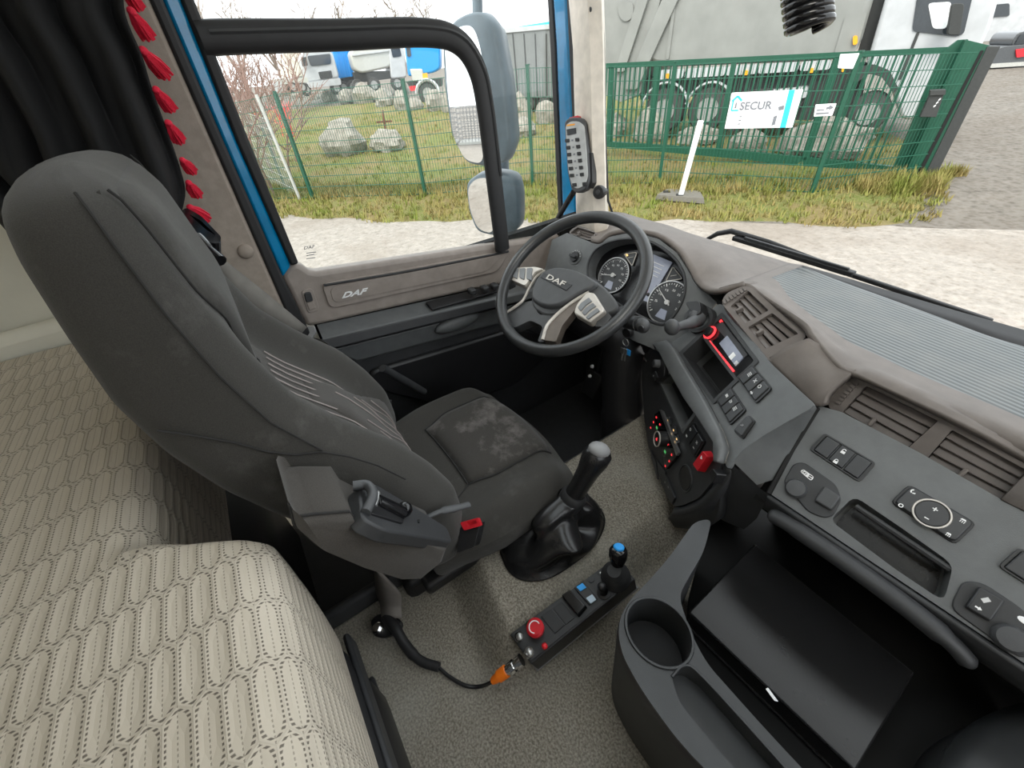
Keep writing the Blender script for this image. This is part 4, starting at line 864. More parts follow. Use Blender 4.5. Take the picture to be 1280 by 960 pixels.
# --- passenger side panel with tray
pp_out = [(1023, 507), (1052, 515), (1150, 566), (1265, 632), None, None, None, (1210, 782), (1085, 699), (961, 616)]
tray = [(1040, 646), (1074, 622), (1110, 652), (1190, 712), (1170, 752), (1140, 742), (1080, 695)]
tray = [(1037, 650), (1068, 620), (1130, 662), (1192, 706), (1180, 752), (1120, 712)]
g = G(); pr_ = [(.90, PP.lp(1265, 632)[1]), (.90, PP.lp(1210, 782)[1])]; g.panel(PP, rpoly([PP.lp(*q) for q in pp_out[:4]]+pr_+[PP.lp(*q) for q in pp_out[7:]], .006), [(pxo(PP, tray, .012), .05, True)], .04); ppn = obj('passenger_panel', g, M['dash'], dash, smooth=40)
g = G(); g.pxslab(PP, grow(tray, .93), -.05, -.046, .01); obj('tray_liner', g, M['leather'], ppn)
pb_ = PP.lp(1265, 632)[1]; xa = PP.lp(1250, 625)[0]; g = G(); g.grid([[T(ctr[-3][0])+V((.0, .0, -.004)), T(ctr[-2][0])+V((0, 0, -.004)), T(ctr[-1][0])+V((0, 0, -.004))], [PP.w(xa, pb_, -.006), PP.w(.45, pb_, -.006), PP.w(.90, pb_, -.006)]]); obj('pad_face', g, M['pad'], dash, solid=.01)
g = G(); g.tube([PP.on(1070, 632, -.006), PP.on(1130, 672, -.006), PP.on(1190, 712, -.006)], .005, 8); obj('tray_lip', g, M['dash_dark'], ppn)
lk = block(PP, [(1033, 545), (1091, 579), (1072, 600), (1016, 563)], 3, 'lock_switch', ppn, h=.004)
for px, k in (((1054, 566), 'unlock'), ((1044.5, 578), 'lock')): sym(px, PP, k, 'white', lk, .0045, .0075, 0)
dl = [(1116, 629), (1138, 608), (1217, 654), (1192, 679)]
g = G(); g.pxslab(PP, grow(dl, 1.07), -.002, .004, .008); db = obj('radio_remote', g, M['black'], ppn, bevel=.001)
g = G(); g.pxslab(PP, dl, .002, .009, .007, .97); df = obj('remote_face', g, M['switch'], db, bevel=.0015)
c = PP.l(PP.at(1163, 643)); g = G(); g.tube([PP.w(c[0]+.0205*math.cos(2*PI*k/40), c[1]+.0205*math.sin(2*PI*k/40), .010) for k in range(40)], .0016, 6, closed=True); obj('dial_ring', g, M['silver'], df, smooth=60)
g = G(); g.slab(PP, circ2(c, .019, 32), .008, .011, .97); obj('dial_pad', g, M['switch'], df, bevel=.001)
for px, k, s in (((1167, 638), 'plus', .0035), ((1156.5, 649), 'minus', .003), ((1140.5, 616), 'phone', .0038), ((1125, 633), 'ring', .0034), ((1201.5, 652), 'rain', .0036), ((1183.5, 669), 'rain', .0032)): sym(px, PP, k, 'white', df, s, .0116 if k in ('plus', 'minus') else .0096)
# sockets
sk = [(979, 603), (992, 580), (1005, 578), (1045, 606), (1052, 625), (1042, 645), (1030, 648), (1010, 640)]
g = G(); g.pxslab(PP, sk, -.002, .004, .008); so = obj('socket_plate', g, M['dash_dark'], ppn, bevel=.0015)
g = G(); g.lathe([(.0165, 0), (.0165, .005), (.014, .010), (.001, .011)], PP.at(995, 611, .004), PP.n, 22); obj('socket_cap', g, M['hub'], so, smooth=50)
g = G(); g.pxslab(PP, [(1017, 627), (1030, 608), (1052, 622), (1039, 640)], .004, .012, .004, .92); obj('socket_flap', g, M['hub'], so, bevel=.002)
g = G(); g.slab(PP, rpoly([PP.lp(*q) for q in [(1000, 590), (1004, 587), (1018, 597), (1014, 602)]], .004), .004, .0048); lb = obj('voltage_label', g, M['white'], so, smooth=0)
g = G(); pxletters(g, '24V', PP, (1001.5, 590.5), (1008, 595.5), (1003.5, 588), .0052, bold=.01); pxletters(g, '=', PP, (1010, 597.5), (1014, 600), (1012, 594), .0052, bold=.02); obj('label_print', g, M['black'], lb, smooth=0)
sk2 = [(1186, 760), (1203, 726), (1228, 728), (1282, 764), (1300, 800), (1278, 826), (1250, 806)]
g = G(); g.pxslab(PP, sk2, -.002, .003, .012); so2 = obj('socket_plate', g, M['dash_dark'], ppn, bevel=.0015)
g = G(); g.pxslab(PP, [(1203, 759), (1222, 732), (1255, 750), (1236, 778)], .003, .012, .004, .93); uf = obj('charging_flap', g, M['switch'], so2, bevel=.002)
sym((1229, 750), PP, 'block', 'print', uf, .0045, .0126, 60); sym((1220, 760), PP, 'arrow', 'white', uf, .0035, .0126)
g = G(); g.lathe([(.0175, 0), (.0175, .006), (.014, .011), (.001, .012)], PP.at(1262, 798, .003), PP.n, 22); obj('socket_cap', g, M['hub'], so2, smooth=50)
g = G(); g.slab(PP, circ2(PP.lp(1280, 776), .007, 12, .004), .003, .0038); obj('voltage_label', g, M['white'], so2, smooth=0)
block(PP, [(1276, 688), (1340, 726), (1316, 750), (1252, 709)], 2, 'blank_switch', ppn)
# grab lip below the panel
bar0 = [P(a, b, y=.585) for a, b in [(962, 642), (990, 658), (1050, 698), (1120, 748), (1185, 800), (1214, 832)]]
g = G(); g.tube(crom(bar0, 5), [.010]+[.016]*5+[.018]*14+[.014]*5+[.008], 12, flat=((0, .5, 1), .8)); obj('grab_bar', g, M['dash_dark'], dash, smooth=70)
g = G(); e0 = [PP.on(*q, -.002) for q in [(961, 616), (1085, 699), (1210, 782)]]+[PP.w(.5, PP.lp(1210, 782)[1], -.002), PP.w(.90, PP.lp(1210, 782)[1], -.002)]; e1 = [q+V((0, .01, -.045)) for q in e0]; e2 = [q+V((0, .10, -.10)) for q in e0]; e3 = [V((q.x, .80, -1.0)) for q in e0]
g.grid([e0, e1]); obj('panel_skirt', g, M['dash_dark'], dash, solid=.01, bevel=.004)
g = G(); g.grid([e1, e2, e3]); obj('knee_recess', g, M['void'], dash, solid=.01)
# --- air vents
def vent(q4, openings, nsl, name, ys, wheel=None):
    pts = [T(q) for q in q4]; n = (pts[1]-pts[0]).cross(pts[3]-pts[0]); n = n if n.dot(pts[0]) < 0 else -n; pl = Pl(sum(pts, V((0, 0, 0)))/4, n, pts[1]-pts[0])
    g = G(); g.panel(pl, pxo(pl, [q[:2] for q in q4] if not ys else ys, .02), [(pxo(pl, o, .003), .03, True) for o in openings], .03); hs = obj(name, g, M['pad_dark'], dash, smooth=40, bevel=.002)
    for o in openings:
        q = [V(pl.lp(*p)) for p in o]
        g = G(); g.slab(pl, [tuple(p) for p in inset2(q, .98)], -.0295, -.027); obj('duct', g, M['void'], hs)
        for i in range(nsl):
            t = (i+.5)/nsl; a, b = q[0].lerp(q[1], t), q[3].lerp(q[2], t); ac = pl.w(a.x, a.y, -.010); bc = pl.w(b.x, b.y, -.010)
            d = (bc-ac).normalized(); side = pl.n.cross(d).normalized(); wv = ((q[0]-q[1]).length)/nsl
            tilt = (side*(-.88 if side.z > 0 else .88)+pl.n*.48).normalized(); x = d.cross(tilt).normalized()
            g = G(); g.box((ac+bc)/2, ((bc-ac).length*.985, wv*1.1, .003), (d, tilt, d.cross(tilt))); obj('slat', g, M['pad_dark'], hs, bevel=.0008, bseg=1)
        c_ = pl.w(*(q[0].lerp(q[3], .42).lerp(q[1].lerp(q[2], .42), .18)), .002); g = G(); g.box(c_, (.006, .016, .014), (d, side, pl.n)); obj('vent_tab', g, M['pad'], hs, bevel=.002)
    if wheel:
        for k in range(7):
            u = V(pl.lp(*wheel[0])).lerp(V(pl.lp(*wheel[1])), k/6); w_ = (V(pl.lp(*wheel[2]))-V(pl.lp(*wheel[0])))
            g = G(); g.slab(pl, [tuple(u-w_*.0+V((0, 0))), tuple(u+w_), tuple(u+w_+(V(pl.lp(*wheel[1]))-V(pl.lp(*wheel[0])))*.11), tuple(u+(V(pl.lp(*wheel[1]))-V(pl.lp(*wheel[0])))*.11)], -.002, .004); obj('thumbwheel_rib', g, M['pad_dark'], hs)
    return hs
vent([(905, 372, .87), (938, 358, .905), (1006, 416, .83), (962, 453, .775)], [[(913, 383), (935, 363), (961, 388), (931, 404)], [(935, 409), (965, 391), (998, 417), (957, 436)]], 4, 'centre_vent', [(901, 378), (908, 366), (930, 357), (940, 359), (1005, 412), (1008, 422), (966, 453), (960, 450)], [(903, 377), (928, 361), (906, 381)])
vent([(1045, 512, .765), (1083, 478, .80), (1292, 584, .80), (1262, 634, .745)], [[(1053, 515), (1083, 482), (1173, 526), (1133, 562)], [(1156, 576), (1190, 537), (1284, 588), (1265, 632)]], 4, 'passenger_vent', [(1030, 508), (1048, 480), (1060, 473), (1082, 472), (1298, 580), (1420, 650), (1380, 700), (1265, 637), (1150, 571)], [(1045, 503), (1066, 479), (1050, 506)])
vent([(709, 291, .975), (722, 281, 1.0), (747, 291, 1.0), (738, 301, .975)], [[(713, 291), (722, 284), (744, 291), (737, 299)]], 3, 'side_vent', None)
# lower dash to the right of the folder tray and behind the wheel
g = G(); g.grid([[P(690, 330, y=1.0), P(745, 398, y=.97), P(790, 428, y=.93), P(812, 450, y=.86)], [P(690, 360, y=1.02), P(745, 420, y=1.0), P(780, 450, y=.98), P(803, 470, y=.93)], [V((-1.15, 1.1, -.95)), V((-.9, 1.1, -.95)), V((-.75, 1.1, -.95)), V((-.62, 1.08, -.95))]]); obj('knee_panel', g, M['black'], dash, smooth=60, solid=.01)
g = G(); g.tube(crom([P(680, 296, y=.97), P(672, 318, y=.97), P(664, 350, y=.97)], 4), .02, 8); obj('corner_trim', g, M['trim'], dash, smooth=60)
# ribbed mat lying on top
rm_px = [[(955, 353), (972, 346), (988, 340), (1002, 335)], [(975, 380), (1000, 372), (1024, 360), (1045, 352)], [(1002, 402), (1040, 396), (1080, 384), (1110, 376)], [(1055, 440), (1095, 434), (1140, 420), (1180, 402)], [(1110, 468), (1150, 456), (1200, 440), (1238, 424)], [(1200, 510), (1240, 492), (1280, 470), (1330, 452)], [(1290, 551), (1330, 530), (1380, 508), (1430, 490)], [(1480, 650), (1520, 625), (1560, 600), (1600, 572)]]
rows = []
for i, r in enumerate(rm_px):
    k = []
    for j, (a, b) in enumerate(r):
        q = P(a, b, z=-.478 if i == 0 and j > 2 else -.487); k.append(q)
    rows.append(k)
g = G(); g.patch(rows, 5, 5); dm = obj('dashboard_mat', g, M['ribbed'], None, smooth=180, solid=.005); tag(dm, 'grey ribbed anti slip mat lying on top of the dashboard', 'mat')
# car radio
rq = [(882, 420), (903, 400), (942, 452), (921, 472)]
rad = thing('car_radio', 'black car radio with glowing red knob and key strip in the dash bay', 'radio', RP.at(912, 436, -.03))
g = G(); g.pxslab(RP, rq, -.055, -.004, .003); body = obj('faceplate', g, M['blackgloss'], rad, bevel=.001)
RQ = RP.moved(-.004)
g = G(); g.pxslab(RQ, [(900, 430), (910, 420), (930, 447), (920, 458)], 0, .003, .002); obj('screen', g, M['lcd'], rad)
g = G(); g.pxslab(RQ, [(893, 407), (903, 402), (935, 444), (930, 448)], 0, .002, .001); obj('disc_slot', g, M['dash_dark'], rad)
c = RQ.lp(889, 417); g = G(); g.tube([RQ.w(c[0]+.015*math.cos(2*PI*k/28), c[1]+.015*math.sin(2*PI*k/28), .005) for k in range(28)], .0028, 6, closed=True); obj('volume_ring', g, M['redlit'], rad, smooth=60, label='glowing red ring')
g = G(); g.slab(RQ, circ2(c, .013, 24), .002, .014, .92); obj('volume_knob', g, M['black'], rad, bevel=.001)
for i in range(6):
    a, b = 886+5.2*i, 428+6.4*i; g = G(); g.pxslab(RQ, [(a, b), (a+2.2, b-2), (a+6.6, b+3.6), (a+4.4, b+5.6)], 0, .003, .0006); obj('preset_key', g, M['redlit'], rad)
g = G(); g.pxslab(RQ, [(912, 447), (918, 441), (921, 445), (915, 451)], .003, .004, .0005); g.pxslab(RQ, [(918, 455), (922, 451), (924, 454), (920, 458)], .001, .003, .0005); obj('white_key', g, M['white'], rad)
g = G(); g.pxslab(RQ, [(899, 401), (902, 399), (904, 402), (901, 404)], 0, .004, .0005); obj('source_key', g, M['redlit'], rad)
# ================================================================ steering wheel and column
WC = V((-.803, .687, -.490)); WN = V((.071, -.571, .818)).normalized()
WP = Pl(WC, WN)
sw = thing('steering_wheel', 'charcoal truck steering wheel with grey airbag hub and silver button spokes', 'steering wheel', WC)
g = G(); g.tube([WP.w(.212*math.cos(2*PI*k/72), .212*math.sin(2*PI*k/72)) for k in range(72)], .0165, 14, closed=True); obj('rim', g, M['wheel'], sw, smooth=180)
HB = WP.moved(-.018)
def hx(pts): return [(610+a*.20833, 250+b*.20833) for a, b in pts]
def hs_(pts, h0, h1, r, name, m, par, k=.97, **kw):
    g = G(); g.pxslab(HB, hx(pts), h0, h1, r, k, 4); return obj(name, g, M[m], par, **kw)
hub = hs_([(258, 560), (300, 470), (345, 425), (430, 408), (530, 425), (620, 465), (700, 520), (765, 595), (785, 650), (720, 690), (640, 660), (560, 610), (470, 645), (400, 690), (330, 690), (262, 640)], -.045, .0, .02, 'airbag_hub', 'hub', sw, 1, smooth=50, bevel=.006)
hs_([(300, 480), (348, 432), (430, 412), (530, 430), (620, 470), (672, 510), (640, 545), (560, 580), (470, 640), (390, 662), (315, 648), (265, 608), (268, 556)], -.002, .016, .02, 'hub_cover', 'hub', hub, .93, smooth=50, bevel=.005, bseg=3)
bg2 = hs_([(350, 455), (520, 530), (485, 565), (330, 485)], .012, .0185, .003, 'badge', 'dash_dark', hub, 1, bevel=.001)
g = G(); o = HB.on(*hx([(364, 494)])[0], .019); letters(g, 'DAF', o, HB.on(*hx([(466, 543)])[0], .019)-o, HB.on(*hx([(384, 468)])[0], .019)-o, bold=.012, thick=.0012); obj('lettering', g, M['silver'], bg2, smooth=0, label='silver raised brand lettering')
hs_([(265, 595), (212, 608), (90, 690), (100, 730), (150, 765), (250, 718), (325, 755), (290, 850), (340, 850), (372, 760), (440, 680), (470, 640), (390, 690), (300, 680)], -.035, -.004, .01, 'lower_spoke', 'hub', sw, .99, smooth=50, bevel=.005)
sp_ = hs_([(575, 585), (640, 640), (530, 660), (450, 760), (410, 860), (330, 850), (350, 790), (380, 735), (450, 670), (540, 605)], -.02, .006, .006, 'side_spoke', 'bronze', sw, .98, bevel=.004)
g = G(); g.tube(crom([HB.on(*q, .006) for q in hx([(334, 845), (352, 780), (380, 735), (450, 668), (540, 603), (612, 562)])], 5), .0058, 6); obj('spoke_trim', g, M['silver'], sp_, smooth=60)
g = G(); g.tube(crom([HB.on(*q, .002) for q in hx([(345, 428), (290, 465), (250, 530), (215, 600), (170, 640), (108, 680)])], 5), .0045, 6); lt_ = obj('spoke_trim', g, M['silver'], sw, smooth=60)
pr_ = hs_([(606, 566), (650, 572), (718, 682), (622, 757), (523, 697), (543, 640)], -.01, .016, .008, 'button_pod', 'silver', sw, .95, bevel=.003)
for k in range(3):
    x, y = 26*k, 31*k
    hs_([(553+x*.9, 668+y*.95), (572+x, 640+y), (622+x*.95, 606+y), (640+x*.9, 628+y*.95), (600+x*.9, 655+y*.95), (570+x*.9, 690+y*.8)], .012, .020, .003, 'push_button', 'button', pr_, .95, bevel=.001)
pl_ = hs_([(143, 455), (172, 414), (300, 412), (348, 424), (292, 446), (245, 512), (230, 530), (148, 494)], -.01, .012, .008, 'button_pod', 'silver', sw, .95, bevel=.003)
for k in range(3): hs_([(162+42*k, 430-2*k), (196+42*k, 424), (188+42*k, 490+5*k), (160+42*k, 476+7*k)], .008, .016, .003, 'push_button', 'button', pl_, .95, bevel=.001)
hs_([(105, 470), (150, 440), (150, 500), (110, 520)], -.02, .0, .004, 'side_spoke', 'hub', sw, 1, bevel=.004); hs_([(690, 640), (740, 700), (700, 760), (640, 760)], -.02, .0, .004, 'side_spoke', 'hub', sw, 1, bevel=.004)
col = thing('steering_column', 'dark steering column shroud and rubber boot under the steering wheel', 'steering column', (-.76, .93, -1.2))
WB = V((WC.x, WC.y, WC.z))-WN*.072
g = G(); ax = -WN; g.lathe([(.05, 0), (.075, .02), (.08, .09), (.07, .15), (.05, .17)], WB, ax, 20); obj('column_shroud', g, M['black'], col, smooth=50)
g = G(); c0 = WB-WN*.12; pts = crom([c0, V((-.74, .85, -.72)), V((-.70, .84, -.86)), V((-.665, .82, -1.0)), V((-.65, .82, -1.22))], 6)
g.tube(pts, [.065]*8+[.07]*9+[.075]*8, 18); obj('lower_cover', g, M['black'], col, smooth=60)
g = G(); pr = [(.095 if k % 2 else .08, .018*k) for k in range(5)]+[(.07, .1)]; g.lathe(pr, V((-.655, .81, -1.20)), (0, 0, 1), 24); obj('floor_boot', g, M['rubber'], col, smooth=50)
g = G(); a0 = P(778, 402, y=.80); a1 = P(800, 405, y=.76); g.tube([a0+V((-.05, .05, 0)), a0, a1], [.012, .016, .021], 12); g.sphere(P(803, 407, y=.755), (.021, .018, .02), 14, 8); st = obj('stalk', g, M['hub'], col, smooth=60)
g = G(); g.lathe([(.009, 0), (.008, .004), (.001, .005)], P(802, 411, y=.738), (0, -1, .3), 12); obj('stalk_button', g, M['black'], st)
g = G(); g.tube([V((-.84, .80, -.56)), V((-.95, .78, -.55)), P(660, 345, y=.80)], [.010, .012, .010], 10); obj('stalk', g, M['hub'], col, smooth=60)
for q in ((741, 458), (738, 470)):
    g = G(); g.lathe([(.006, 0), (.005, .006), (.001, .007)], P(*q, y=.76), (-.2, -1, .3), 10); obj('column_button', g, M['print'], col)
# ignition keys
kb_ = P(782, 428, y=.80)
ky = thing('key_ring', 'small bunch of keys with blue fob hanging from the steering column', 'keys', kb_-V((0, 0, .05)))
g = G(); g.tube([kb_+V((.011*math.cos(2*PI*k/20), 0, .011*math.sin(2*PI*k/20))) for k in range(20)], .0014, 6, closed=True); obj('ring', g, M['steel'], ky, smooth=60)
for i, (dx, m_) in enumerate(((-.006, 'steel'), (.003, 'steel'), (.012, 'bluebtn'))):
    g = G(); o = kb_+V((dx, -.004+.003*i, -.012)); g.box(o+V((0, 0, -.018)), (.014 if i < 2 else .018, .003, .02)); 
    if i < 2: g.box(o+V((0, 0, -.038)), (.007, .0025, .03))
    obj('key' if i < 2 else 'key_fob', g, M[m_], ky, bevel=.0015)
g = G(); g.lathe([(.016, 0), (.016, .01), (.012, .016)], kb_+V((-.02, .035, .012)), (.2, -1, .2), 16); obj('ignition_lock', g, M['black'], col, smooth=50)
# ================================================================ pedals
pe = thing('pedals', 'dark pedals in the shadowed footwell under the steering wheel', 'pedals', (-.8, .98, -1.27))
for x in (-.95, -.62): 
    g = G(); g.box((x, .95, -1.08), (.08, .02, .11), (V((1, 0, 0)), V((0, .9, -.43)), V((0, .43, .9)))); g.bar((x, 1.02, -.9), (x, .96, -1.08), .02, .02); obj('pedal', g, M['rubber'], pe, bevel=.006)
# ================================================================ gear lever
gl = thing('gear_lever', 'black gear lever with creased leather boot on the engine tunnel', 'gear lever', (-.415, .31, -.93))
bs_ = [P(a, b, z=-.925) for a, b in [(626, 690), (634, 660), (655, 632), (690, 612), (725, 617), (749, 635), (755, 655), (742, 682), (715, 705), (685, 722), (655, 724), (636, 712)]]
ring0 = [q for q in crom(bs_+[bs_[0]], 6)][:-1]; c0 = sum(ring0, V((0, 0, 0)))/len(ring0)
nk = P(716, 622, x=c0.x+.01); axk = (P(746, 570, x=c0.x+.02)-nk).normalized(); ka, kb2 = frame_of(axk)
n_ = len(ring0); g = G(); rings = []
ang0 = [math.atan2(q.y-c0.y, q.x-c0.x) for q in ring0]
for j in range(25):
    t = j/24; r = []
    for i, q in enumerate(ring0):
        a = ang0[i]; tp = nk+V((math.cos(a)*.030, math.sin(a)*.030, 0)); tp -= axk*((tp-nk).dot(axk))
        h = smooth01(t)*.35+t*.65; k = t**1.15
        p_ = q.lerp(tp, k); p_.z = q.z+(tp.z-q.z)*(t**.95)
        o = p_-c0.lerp(nk, k); wob = .026*math.sin(t*PI)*(math.sin(a*2+6*t)*.7+math.sin(a*3-9*t+1)*.6+.5*math.sin(a*5+5*t))
        r.append(p_+V((o.x, o.y, 0)).normalized()*wob*(1 if o.length > 1e-6 else 0)+V((0, 0, .012*math.sin(t*PI)*math.sin(a*3+7*t))))
    rings.append(r)
rings = [[q+V((0, 0, -.012))+(q-c0)*.03 for q in ring0], [q+(q-c0)*.03 for q in ring0]]+rings
g.loft(rings); obj('boot', g, M['leather'], gl, smooth=180, sub=1)
g = G(); g.tube([nk-axk*.025, nk-axk*.01, nk+axk*.008, nk+axk*.014], [.029, .031, .031, .027], 18); obj('boot_collar', g, M['rubber'], gl, smooth=50)
top = P(748, 566, x=c0.x+.02); Lk = (top-nk).length
g = G(); g.tube([nk, nk+axk*Lk*.3, nk+axk*Lk*.62, nk+axk*Lk*.85, nk+axk*Lk*1.0, nk+axk*Lk*1.1], [.025, .024, .027, .033, .033, .022], 20, flat=(ka, .9)); kn = obj('grip', g, M['leather'], gl, smooth=60)
g = G(); g.sphere(nk+axk*Lk*1.06+V((0, -.003, .003)), (.023, .027, .016), 18, 10, (ka, kb2, axk)); obj('top_cap', g, M['grey'], kn, smooth=80, label='polished grey shift pattern cap')
g = G(); g.box(nk+axk*Lk*.66-ka*.02, (.01, .012, .02), (ka, kb2, axk)); g.box(nk+axk*Lk*.5-ka*.02, (.006, .01, .012), (ka, kb2, axk)); obj('splitter_switch', g, M['steel'], kn, bevel=.002)
g = G(); s0 = rings[6]; i0 = 34
for di in (0, 2): g.tube([rings[j][(i0+di) % n_]+V((0, 0, .003)) for j in range(3, 12)], .0012, 5)
obj('boot_stitching', g, M['seam'], gl)
# ================================================================ control box with joystick
BX = Pl.pts(P(639, 793, z=-.925), P(770, 702, z=-.865), P(661, 832, z=-.925))
bxn = BX.n
cb = thing('control_box', 'black equipment control box with joystick and red button standing on the floor mat', 'control box', BX.at(715, 770, -.06))
bq = [(638, 793), (753, 710), (770, 697), (795, 724), (664, 829)]
bq = [(637, 793), (768, 698), (794, 724), (664, 830)]
g = G(); g.pxslab(BX, bq, -.06, 0, .002); body = obj('case', g, M['black'], cb, bevel=.002)
g = G(); g.pxslab(BX, grow(bq, 1.03), -.064, -.058, .002); obj('foot_plate', g, M['grey'], cb)
def bxs(px, h0, h1, r, name, m, par, k=.95, **kw):
    g = G(); g.pxslab(BX, px, h0, h1, r, k); return obj(name, g, M[m], par, **kw)
bxs([(640, 792), (767, 700), (791, 724), (664, 826)], 0, .0015, .001, 'top_plate', 'dash_dark', cb, 1)
for (a, b) in ((650, 796.5), (662, 816)):
    c = BX.lp(a, b); g = G(); g.slab(BX, circ2(c, .011, 20), .001, .006, .9); bt = obj('push_button', g, M['chrome'], cb, smooth=40)
    g = G(); g.sphere(BX.w(*c, .006), (.007, .007, .004), 14, 8, (BX.a, BX.b, BX.n)); obj('button_dome', g, M['steel'], bt, smooth=80)
c = BX.lp(672, 788); g = G(); g.lathe([(.010, .0), (.010, .012), (.0175, .013), (.018, .022), (.014, .026), (.001, .026)], BX.w(*c, .001), bxn, 24); es = obj('stop_button', g, M['red'], cb, smooth=45, label='red mushroom stop button')
g = G(); g.tube([BX.w(c[0]+.011*math.cos(2*PI*k/18), c[1]+.011*math.sin(2*PI*k/18), .0275) for k in range(13)], .0012, 5); obj('arrow_print', g, M['white'], es)
for (a, b, m_) in ((661, 780, 'green'), (681, 808, 'taillamp')):
    c = BX.lp(a, b); g = G(); g.lathe([(.006, 0), (.006, .003), (.003, .006), (.0005, .0065)], BX.w(*c, .001), bxn, 14); obj('indicator_lamp', g, M[m_], cb, smooth=60)
bxs([(676, 771), (690, 761), (707, 782), (694, 793)], 0, .004, .001, 'blank_cover', 'switch', cb, bevel=.001)
bxs([(691, 760), (702, 752), (719, 773), (708, 782)], 0, .003, .001, 'blank_cover', 'switch', cb, bevel=.001)
bxs([(702, 746), (713, 738), (735, 760), (724, 773)], .0, .014, .003, 'rocker_switch', 'blackgloss', cb, .9, bevel=.002)
rk = bxs([(717, 735), (729, 727), (748, 749), (737, 758)], .0, .006, .003, 'rocker_switch', 'switch', cb, .95, bevel=.002)
bxs([(721, 735), (729, 730), (734, 736), (726, 741)], .005, .0085, .001, 'lit_button', 'bluebtn', rk, label='bright blue lit button')
bxs([(733, 749), (741, 744), (746, 751), (739, 756)], .005, .0085, .001, 'lit_button', 'pale_blue', rk, label='pale blue lit button')
c = BX.lp(739, 725); g = G(); g.slab(BX, circ2(c, .007, 6), .001, .004); obj('hex_plug', g, M['dash_dark'], cb)
c = BX.lp(755, 741); g = G(); g.lathe([(.014, 0), (.014, .004), (.009, .006), (.008, .012), (.006, .020), (.008, .030), (.009, .038), (.005, .043), (.0005, .044)], BX.w(*c, .001), bxn, 18); obj('toggle_lever', g, M['black'], cb, smooth=50)
jb = bxs([(746, 716), (768, 700), (789, 722), (768, 739)], 0, .004, .002, 'joystick_plate', 'black', cb, 1)
c = BX.lp(770, 722); jo = BX.w(*c, .004)
g = G(); g.lathe([(.031, 0), (.031, .005), (.027, .009), (.029, .013), (.024, .018), (.026, .022), (.020, .027), (.021, .031), (.014, .038)], jo, bxn, 22); js = obj('joystick_gaiter', g, M['rubber'], cb, smooth=40)
jt = P(773, 690, z=jo.z+.062)
jx = (jt-jo).normalized(); g = G(); g.lathe([(.010, .025), (.015, .040), (.019, .055), (.0185, .068), (.014, .076), (.001, .077)], jo, jx, 20); jk = obj('joystick_knob', g, M['blackgloss'], cb, smooth=60)
g = G(); g.lathe([(.011, .070), (.011, .079), (.009, .081), (.0005, .081)], jo, jx, 18); obj('thumb_button', g, M['bluebtn'], jk, smooth=40, label='bright blue thumb button')
for (a, b) in ((751, 717), (768, 706), (783, 722), (769, 733)):
    g = G(); g.slab(BX, circ2(BX.lp(a, b), .0018, 8), .004, .0055); obj('screw', g, M['steel'], jb)
# cable with sleeve and orange connector
BF = lambda a, b: P(a, b, z=-.975)
cbl = thing('control_cable', 'thin black cable with orange connector joining the control box to a black sleeve', 'cable', BF(580, 850))
cp_ = crom([FP(547, 833, .008), FP(562, 846, .006), FP(582, 857, .006), FP(600, 858, .008), P(616, 852, z=-.955)], 6); g = G(); g.tube(cp_, .0038, 8); obj('cable', g, M['black'], cbl, smooth=60)
c1, c2 = P(615, 852, z=-.955), P(638, 835, z=-.935); d = (c2-c1).normalized(); 
g = G(); g.tube([c1, c1+d*.006, c1+d*.016, c1+d*.017, c1+d*.036], [.006, .008, .009, .0115, .012], 14); obj('connector', g, M['orange'], cbl, smooth=40, label='orange plastic connector')
g = G(); o = c1+d*.036; L = (P(650, 822, z=-.92)-o).length
for k in range(4): g.lathe([(.012 if k % 2 else .009, 0), (.012 if k % 2 else .009, L/4)], o+d*(L/4*k), d, 14)
obj('metal_coupling', g, M['chrome'], cbl, smooth=30)
g = G(); sp_ = crom([FP(482, 770, .03), FP(494, 785, .035), FP(508, 808, .02), FP(526, 826, .013), FP(549, 834, .010)], 6); g.tube(sp_, [.012]*8+[.011]*8+[.0095]*9, 12); obj('sleeve', g, M['rubber'], cbl, smooth=60)
# lower belt anchor with its bolt
an = thing('belt_anchor', 'grey webbing strap bolted to the floor under the armrest', 'belt anchor', P(485, 775, z=-.985))
g = G(); l_ = crom([P(470, 705, z=-.80), P(471, 735, z=-.90), P(476, 752, z=-.945), P(478, 770, z=-.965)], 5); r_ = crom([P(474, 712, z=-.80), P(500, 740, z=-.90), P(502, 755, z=-.945), P(503, 772, z=-.965)], 5)
g.grid([[a, b] for a, b in zip(l_, r_)]); obj('webbing', g, M['strap'], an, smooth=60, solid=.006)
ap = Pl(P(484, 780, z=-.975), (.1, -.2, 1))
g = G(); g.pxslab(ap, [(464, 776), (474, 767), (498, 772), (504, 780), (500, 790), (482, 798), (468, 796)], -.008, .006, .01); obj('anchor_plate', g, M['black'], an, bevel=.003)
g = G(); g.lathe([(.013, 0), (.013, .004), (.010, .005), (.010, .012), (.008, .014), (.001, .014)], ap.at(473, 786, .006), ap.n, 18); obj('bolt', g, M['chrome'], an, smooth=40)
